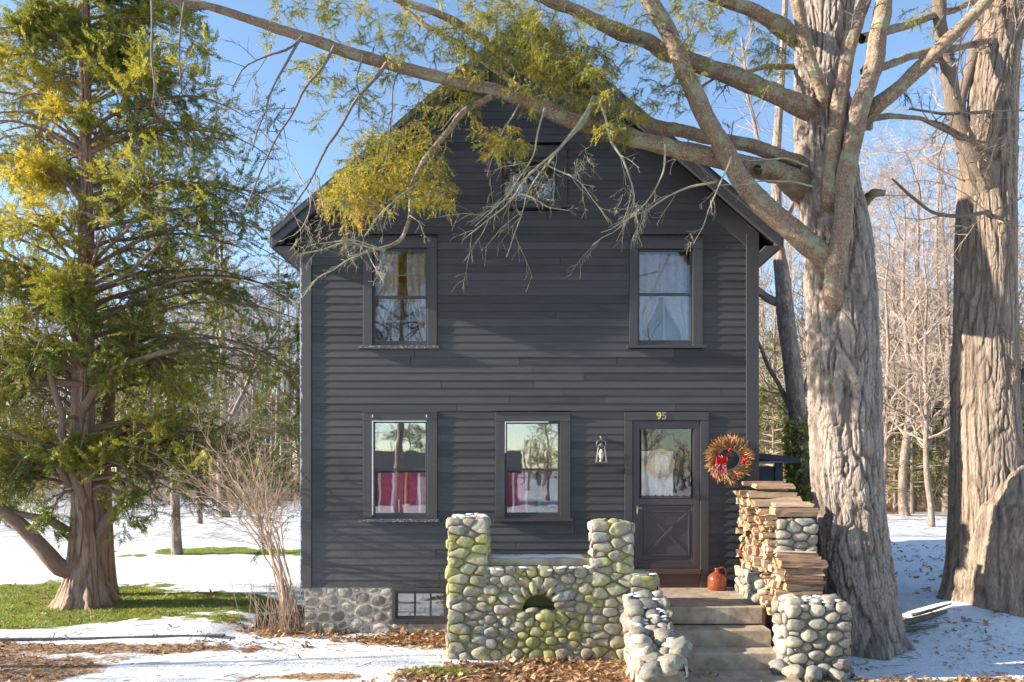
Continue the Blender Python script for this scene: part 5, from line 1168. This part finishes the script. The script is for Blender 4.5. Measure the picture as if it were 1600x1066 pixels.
# second stem just behind
LX2, LY2 = -7.42, 2.35; l2 = thing('tree_behind', (LX2, LY2, float(gh(LX2, LY2))), 'slimmer brown trunk standing close behind the big evergreen trunk', 'tree'); l2.name = 'evergreen_tree'
tb = MB(); g_ = float(gh(LX2, LY2)); trunk(tb, [(LX2, LY2, g_ - .1, .19), (LX2, LY2, g_ + .5, .16), (LX2 - .02, LY2, 2.5, .12), (LX2 + .1, LY2, 3.6, .08), (LX2 + .1, LY2, 5.0, .04)], 120, 60, .35, .2, 5, .012, 12, .6, 25); tb.build('trunk', M['bark_cedar'], l2, smooth=True)

# bare shrub at the house corner
rng = np.random.default_rng(15)
shx, shy = -3.42, .10
sh_ = thing('bare_shrub', (shx, shy, float(gh(shx, shy))), 'leafless many-stemmed shrub leaning left from the house corner', 'shrub')
sb = MB(); ns = 17; P0 = np.zeros((ns, 12, 3)); R0_ = np.zeros((ns, 12))
TG = [(300, 720), (320, 690), (345, 680), (360, 700), (385, 690), (405, 700), (425, 720), (440, 760), (330, 745), (310, 770), (290, 750), (395, 740), (350, 730), (430, 800), (448, 790), (372, 760), (280, 735)]
for i, (tx_, ty_) in enumerate(TG):
    b0 = np.array([shx + rng.normal() * .06, shy + rng.normal() * .05, float(gh(shx, shy)) - .02]); m1 = at(432 + rng.normal() * 8, 880 + rng.normal() * 14, shy + rng.normal() * .12); m2 = at((tx_ + 400) / 2 + 10, (ty_ + 830) / 2 - 8, shy + rng.normal() * .3); e_ = at(tx_, ty_, shy + rng.normal() * .5)
    if i > 12: m1 = at(452, 900, shy + rng.normal() * .1); 
    p_ = smooth_path([b0, m1, m2, e_], 12); P0[i] = p_ + (vn(p_ * 4 + i, 3)[:, None] - .5) * .05; R0_[i] = np.linspace(.019 if i < 6 else .013, .004, 12)
twigs(sb, P0, R0_, 7, .3)
Q1, R1 = spawn(P0, R0_, rng, 9, (.42, 1), (20, 60), (.16, .40), 6, .16, -.10, .55, .007, .5); twigs(sb, Q1, R1, 4, rng.random(len(Q1)))
Q2, R2 = spawn(Q1, R1, rng, 5, (.15, 1), (20, 55), (.3, .65), 5, .16, -.06, .7, .0045, .6); twigs(sb, Q2, R2, 3, rng.random(len(Q2)))
# dry stalks round the foot
c = 90; p0 = np.stack([shx + rng.normal(size=c) * .22 - .08, shy + rng.normal(size=c) * .15 - .05, np.full(c, float(gh(shx, shy)))], 1); dr = nrm(np.stack([rng.normal(size=c) * .3, rng.normal(size=c) * .2, np.ones(c)], 1)); Q = p0[:, None] + dr[:, None] * (np.linspace(0, 1, 4)[None, :, None] * rng.uniform(.25, .8, (c, 1, 1)))
twigs(sb, Q, np.full((c, 4), .0045), 3, rng.random(c))
sb.build('stems', M['twig_tan'], sh_)

# ------------------------------------------------------------ woods behind
def bare_tree(seed, H, r0, fork=False, lean=0.):
    rg = np.random.default_rng(seed); t = thing('woodland_tree', (0, 0, 0))
    n = 26; z_ = np.linspace(-.1, H, n); px_ = np.cumsum(rg.normal(size=n) * .05) + lean * z_; py_ = np.cumsum(rg.normal(size=n) * .05)
    P_ = np.stack([px_ - px_[0], py_ - py_[0], z_], 1); Rr = r0 * (1 - np.maximum(z_ / H, 0) ** 1.1 * .9); Rr[0] *= 1.3
    P_ = smooth_path(np.concatenate([P_, Rr[:, None]], 1), 40); mb = MB(); tube(mb, P_[:, :3], P_[:, 3], 10)
    Ps, Rs = [P_[:, :3]], [P_[:, 3]]
    for f_ in range(2 if fork else 0):
        i0 = int(rg.uniform(.25, .5) * 40); d_ = nrm(np.array([rg.normal() * .45, rg.normal() * .3, 1.])); q_ = P_[i0, :3] + d_ * np.linspace(0, H * .55, 40)[:, None] + np.cumsum(rg.normal(size=(40, 3)) * .02, 0) * (1, 1, .2)
        rr = P_[i0, 3] * .75 * np.linspace(1, .1, 40); fb = MB(); tube(fb, q_, rr, 8); fb.build('limb', M['bark_bg'], t, smooth=True); Ps.append(q_); Rs.append(rr)
    mb.build('trunk', M['bark_bg'], t, smooth=True)
    Pa, Ra = np.stack(Ps), np.stack(Rs); br = MB()
    Q1, R1 = spawn(Pa, Ra, rg, 26 if not fork else 14, (.22, .98), (35, 75), (.14, .34), 9, .13, -.07, .5, .07, .2); twigs(br, Q1, R1, 5)
    Q2, R2 = spawn(Q1, R1, rg, 8, (.2, 1), (30, 60), (.3, .6), 7, .15, -.04, .55, .03, .3); twigs(br, Q2, R2, 4)
    Q3, R3 = spawn(Q2, R2, rg, 6, (.2, 1), (25, 60), (.3, .6), 5, .17, -.02, .6, .014, .4); twigs(br, Q3, np.maximum(R3, .007), 3)
    br.build('branches', M['twig_bg'], t); return t
protos = [bare_tree(101, 15, .20), bare_tree(102, 18, .24, True), bare_tree(103, 13, .13), bare_tree(104, 17, .17, True), bare_tree(105, 20, .26)]
def pine(seed, H, rc, m_, dens=1.):
    rg = np.random.default_rng(seed); t = thing('woodland_pine', (0, 0, 0)); mb = MB(); P_ = np.stack([0 * np.linspace(0, 1, 14), 0 * np.linspace(0, 1, 14), np.linspace(-.1, H, 14)], 1)
    tube(mb, P_, np.linspace(H * .014, .01, 14), 8); mb.build('trunk', M['bark_bg'], t, smooth=True)
    n_ = int(52 * dens); zb = rg.uniform(.14, .98, n_) * H; az_ = rg.uniform(0, 6.28, n_); rl = rc * (1.05 - (zb / H)) ** .7 * rg.uniform(.6, 1.1, n_); tt = np.linspace(0, 1, 7)
    B0 = np.stack([np.cos(az_)[:, None] * rl[:, None] * tt, np.sin(az_)[:, None] * rl[:, None] * tt, zb[:, None] + rl[:, None] * (.25 * tt - .15 * tt ** 2)], -1); Rb = np.linspace(.03, .008, 7)[None].repeat(n_, 0)
    br = MB(); twigs(br, B0, Rb, 4); Q1, R1 = spawn(B0, Rb, rg, 7, (.25, 1), (30, 60), (.25, .5), 5, .12, .0, .5, .01, .5, plane=.5); twigs(br, Q1, R1, 3); br.build('branches', M['twig_bg'], t)
    fo_ = MB(); leaflets(fo_, Q1[:, 1], Q1[:, 3] - Q1[:, 1], rg, 10, .45, .15, .035, .1, rg.uniform(.2, .8, len(Q1)), .5); leaflets(fo_, Q1[:, 3], Q1[:, 4] - Q1[:, 3], rg, 10, .3, .15, .035, .0, rg.uniform(.3, .9, len(Q1)), .4)
    fo_.build('foliage', M['fol_pine'], t); return t
pp = [pine(201, 7, 2.4, 0), pine(202, 11, 2.8, 0, 1.4), pine(203, 4.5, 1.9, 0)]
used = set()
def place(src, x, y, s=1., rz=None, label=None, group=None, cat='tree', dz=0.):
    o = src if src.name not in used else copy_tree(src); used.add(src.name if o is src else o.name)
    o.location = (x, y, float(gh(x, y)) + dz - .05); o.rotation_euler = (0, 0, rng.uniform(0, 6.28) if rz is None else rz); o.scale = (s, s, s); tag(o, label, cat, group); return o
rng = np.random.default_rng(303)
GR, GL = 'slender bare grey tree in the sunlit wood right of the house', 'slender bare grey tree in the wood left of the house'
def pxy(px, y): return (px - VX) * (y + D) / F
for px, y, pi_, s in ((1408, 31, 0, 1.0), (1447, 24, 2, 1.35), (1425, 22, 3, .9), (1468, 36, 1, 1.0), (1392, 27, 0, .9), (1500, 30, 4, .9), (1480, 44, 3, 1.2), (1350, 40, 4, 1.1), (1330, 26, 2, 1.1), (1290, 34, 1, 1.0), (1262, 28, 0, .8), (1235, 40, 4, 1.), (1205, 33, 3, .9), (1195, 48, 1, 1.1), (1380, 50, 1, 1.1), (1435, 55, 0, 1.2),
      (1520, 52, 4, 1.1), (1590, 22, 0, 1.0), (1612, 34, 1, 1.0), (1570, 42, 3, 1.1), (1640, 26, 4, 1.0), (1310, 52, 0, 1.2), (1255, 56, 1, 1.1), (1170, 38, 4, .95), (1120, 45, 1, 1.), (1080, 52, 0, 1.1), (1455, 14, 2, .8), (1375, 17, 2, .9), (1415, 19, 0, .9), (1478, 20, 3, .9), (1435, 28, 4, .9), (1300, 20, 2, 1.1), (1690, 30, 3, 1.)):
    place(protos[pi_], pxy(px, y) + 0 * y, y, s, None, GR, 'bare trees in the wood right of the house')
for px, y, pi_, s in ((278, 8.6, 2, .95), ):
    o = place(protos[pi_], pxy(px, y), y, s, .5, 'pale straight trunk on the small grass strip left of the shrub'); o['group'] = 'bare trees in the wood left of the house'
for px, y, pi_, s in ((312, 17, 2, .8), (352, 19, 1, .9), (395, 34, 0, 1.), (430, 26, 3, .95), (455, 38, 1, 1.), (375, 42, 4, .9), (330, 30, 3, 1.), (410, 50, 4, .9), (443, 46, 0, 1.1), (240, 36, 1, 1.), (190, 28, 0, .9), (60, 34, 4, 1.), (10, 28, 3, .9), (110, 45, 1, 1.), (-60, 30, 0, 1.), (480, 55, 1, 1.), (300, 48, 0, 1.), (365, 27, 2, .9), (520, 50, 4, .8), (210, 55, 3, 1.), (-140, 24, 2, 1.)):
    place(protos[pi_], pxy(px, y), y, s * .86, None, GL, 'bare trees in the wood left of the house')
for px, y, pi_, s in ((1200, 24, 0, .8), (1215, 36, 1, 1.), (1420, 38, 0, 1.1), (1490, 34, 1, .9), (1395, 44, 1, 1.), (1440, 42, 2, 1.2), (1590, 30, 1, .9), (1340, 44, 1, 1.1), (1270, 42, 0, 1.2), (1470, 50, 1, 1.2), (1620, 44, 1, 1.1), (1375, 33, 2, 1.2), (1530, 44, 1, 1.1), (1240, 50, 1, 1.3), (1405, 26, 0, 1.), (1480, 28, 0, 1.2), (1455, 36, 1, .9), (1215, 28, 1, .8), (1565, 34, 1, 1.), (1425, 20, 0, .85), (1462, 23, 0, .95), (1492, 21, 2, 1.3), (1398, 21, 2, 1.2), (1208, 22, 2, 1.2), (1440, 30, 1, .8)):
    place(pp[pi_], pxy(px, y), y, s, None, 'yellow-green young pine among the bare trees right of the house', 'young pines in the wood right of the house', 'pine')
for px, y, pi_, s in ((425, 24, 0, .9), (400, 36, 1, .8), (455, 30, 0, .9), (350, 44, 1, .9), (60, 50, 1, 1.1), (220, 46, 1, 1.)):
    place(pp[pi_], pxy(px, y), y, s, None, 'green young pine among the bare trees left of the house', 'young pines in the wood left of the house', 'pine')
# ivy-clad tree behind the woodpile
IX, IY = 5.9, 5.0; iv = thing('ivy_tree', (IX, IY, float(gh(IX, IY))), 'leaning pale tree with ivy round its foot behind the woodpile', 'tree')
mb = MB(); kx = (IY + D) / F
def ip(px, py, r_): return tuple(at(px, py, IY)) + (r_ * kx / 2,)
trunk(mb, [ip(1268, 860, 30), ip(1262, 800, 27), ip(1250, 690, 27), ip(1238, 580, 27), ip(1228, 500, 26), ip(1222, 430, 22), ip(1215, 380, 17), ip(1212, 250, 14), ip(1222, 100, 10), ip(1230, -60, 6)], 200, 60, .2, .3, 5, .008, 18, 2, 33); mb.build('trunk', M['bark_bg'], iv, smooth=True)
il = []
for i_, (pts, w0, w1) in enumerate([([(1226, 478), (1200, 465), (1170, 445), (1130, 420)], 17, 9), ([(1252, 700), (1235, 640), (1205, 580), (1170, 500)], 10, 5), ([(1216, 385), (1235, 330), (1260, 250), (1270, 150)], 9, 4), ([(1212, 300), (1190, 240), (1170, 150), (1160, 60)], 8, 4), ([(1245, 640), (1262, 600), (1275, 520), (1290, 430)], 8, 4)]):
    p_, r_ = limb_px(pts, IY, IY + .5, w0, w1, 20, .03, i_ + 70); mb = MB(); tube(mb, p_, r_, 8); mb.build('limb', M['bark_bg'], iv, smooth=True); il.append((p_, r_))
br = MB(); P_, R_ = np.stack([a for a, b in il]), np.stack([b for a, b in il]); Q1, R1 = spawn(P_, R_, rng, 12, (.15, 1), (30, 65), (.3, .7), 7, .14, -.03, .5, .012, .3); twigs(br, Q1, R1, 4)
Q2, R2 = spawn(Q1, R1, rng, 6, (.2, 1), (25, 60), (.3, .6), 5, .15, 0, .6, .007, .5); twigs(br, Q2, R2, 3); br.build('branches', M['twig_bg'], iv)
ivm = MB(); c = 1500; t = rng.random(c) ** .8; py_ = 650 + t * 190; a = rng.uniform(0, 6.283, c); ctr = np.array([at(np.interp(p, [650, 800, 860], [1247, 1262, 1268]), p, IY) for p in py_]); rr = (.20 + .10 * rng.random(c)) * np.interp(py_, [650, 690, 840], [.75, 1., 1.1])
p0 = ctr + np.stack([np.cos(a) * rr, np.sin(a) * rr, 0 * a], 1); leaflets(ivm, p0, np.stack([np.cos(a), np.sin(a), -.6 + 0 * a], 1) + rng.normal(size=(c, 3)) * .3, rng, 3, .08, .075, .07, .1, rng.uniform(.2, .9, c), .3); ivm.build('ivy', M['ivy'], iv)

# distant wood as one mass
rng = np.random.default_rng(9)
dw = MB(); n_ = 900; ang = rng.uniform(-62, 62, n_); ang[:260] = rng.uniform(110, 250, 260); dist = rng.uniform(62, 105, n_); dist[:260] -= 5; x = np.sin(np.radians(ang)) * dist; y = np.cos(np.radians(ang)) * dist - D; z_ = gh(x, y); H_ = rng.uniform(11, 19, n_) * (1 - .12 * (np.abs(ang) < 12)); H_[:260] *= .4
tt = np.linspace(0, 1, 6); P0 = np.stack([x[:, None] + np.cumsum(rng.normal(size=(n_, 6)) * .25, 1), y[:, None] + 0 * tt, z_[:, None] - .3 + H_[:, None] * tt], -1); R0_ = rng.uniform(.10, .26, (n_, 1)) * (1 - tt * .85)[None]
twigs(dw, P0, R0_, 5, .5); Q1, R1 = spawn(P0, R0_, rng, 14, (.15, 1), (25, 65), (.14, .32), 5, .14, -.08, .5, .07, .3); twigs(dw, Q1, R1, 3, .5); Q2, R2 = spawn(Q1, R1, rng, 5, (.2, 1), (25, 60), (.3, .6), 4, .15, -.04, .6, .03, .5); twigs(dw, Q2, np.maximum(R2, .018), 3, .5)
tag(dw.build('distant_woods', M['twig_far']), kind='stuff', label='far-off leafless wood behind the house', cat='woods')
br = MB(); n_ = 2600; side = rng.random(n_) < .6; ang = np.where(side, rng.uniform(14, 45, n_), rng.uniform(-45, -14, n_)); dist = rng.uniform(34, 66, n_); x = np.sin(np.radians(ang)) * dist; y = np.cos(np.radians(ang)) * dist - D; z_ = gh(x, y)
d_ = nrm(np.stack([rng.normal(size=n_) * .4, rng.normal(size=n_) * .3, np.ones(n_)], 1)); P0 = np.stack([x, y, z_], 1)[:, None] + d_[:, None] * (np.linspace(0, 1, 5)[None, :, None] * rng.uniform(.8, 3.2, (n_, 1, 1))); R0_ = np.full((n_, 5), .018) * np.linspace(1, .4, 5)
twigs(br, P0, R0_, 3, .5); Q1, R1 = spawn(P0, R0_, rng, 6, (.1, 1), (25, 65), (.3, .6), 5, .16, -.02, .7, .012, .6); twigs(br, Q1, np.maximum(R1, .008), 3, .5)
tag(br.build('undergrowth', M['twig_tan']), kind='stuff', label='tangle of dry brush at the foot of the woods', cat='brush')

# power line to the back of the house
pl = MB(); A_, B_ = at(-200, -40, 2.0), at(452, 412, 7.9); n_ = 30; P_ = np.array([A_ + (B_ - A_) * t - np.array([0, 0, .35 * math.sin(math.pi * t)]) for t in np.linspace(0, 1, n_)]); tube(pl, P_, .012, 6)
tag(pl.build('power_line', M['roof'], None, origin=tuple(P_[0])), 'thin dark overhead cable sloping down to the left eave of the house', 'cable')

# ------------------------------------------------------------ behind the camera: what the window panes mirror
bn = thing('barn', (-6, -38, 0), 'low red barn with a snowy roof across the road, mirrored in the lower windows', 'barn')
M['barn'] = painted('barn_red_paint', (.16, .05, .045), .7, .3)
MB().box(-11, -1, -44, -38, -.2, 2.05).build('wall', M['barn'], bn)
b = MB(); prism_side(b, [(-44.3, 2.0), (-37.7, 2.0), (-41, 3.7)], -11.3, -.7); b.build('roof', M['roof'], bn)
b = MB(); b.box(-7.5, -5, -37.99, -37.95, 0, 1.9); b.build('door', M['offwhite'], bn)
for x, y, pi_, s, la in ((-4.7, -15.5, 3, .85, 'roadside bare tree mirrored in the lower left window'), (-2.2, -17, 1, .9, 'nearest bare tree on the far side of the road'), (-7.5, -19, 3, .9, 'bare tree across the road opposite the left window'), (-9, -24, 1, .6, 'forked bare tree left of the barn across the road'), (-3.2, -30, 0, .55, 'tall bare tree right of the barn across the road'), (2.5, -27, 3, .6, 'forked bare tree directly across the road from the door'), (7, -34, 4, .6, 'largest bare tree across the road on the right'), (-14, -35, 3, .7, 'bare tree at the far left across the road')):
    place(protos[pi_], x, y, s, None, la, 'bare trees across the road')
for x, y, s, la in ((4.2, -36, .6, 'young pine beside the barn across the road'), (1.2, -46, .9, 'tall pine behind the barn across the road')):
    place(pp[1], x, y, s, None, la, 'pines across the road', 'pine')
place(pp[0], -9.5, -47, 1.2, None, 'wide young pine at the left end of the barn across the road', 'pines across the road', 'pine')
# trees just outside the left edge whose shadows streak the snow
place(protos[2], -14.5, -2.3, .55, None, 'thin bare tree left of the driveway just outside the frame')
for o in list(bpy.data.objects):
    if '_og' in o: del o['_og']
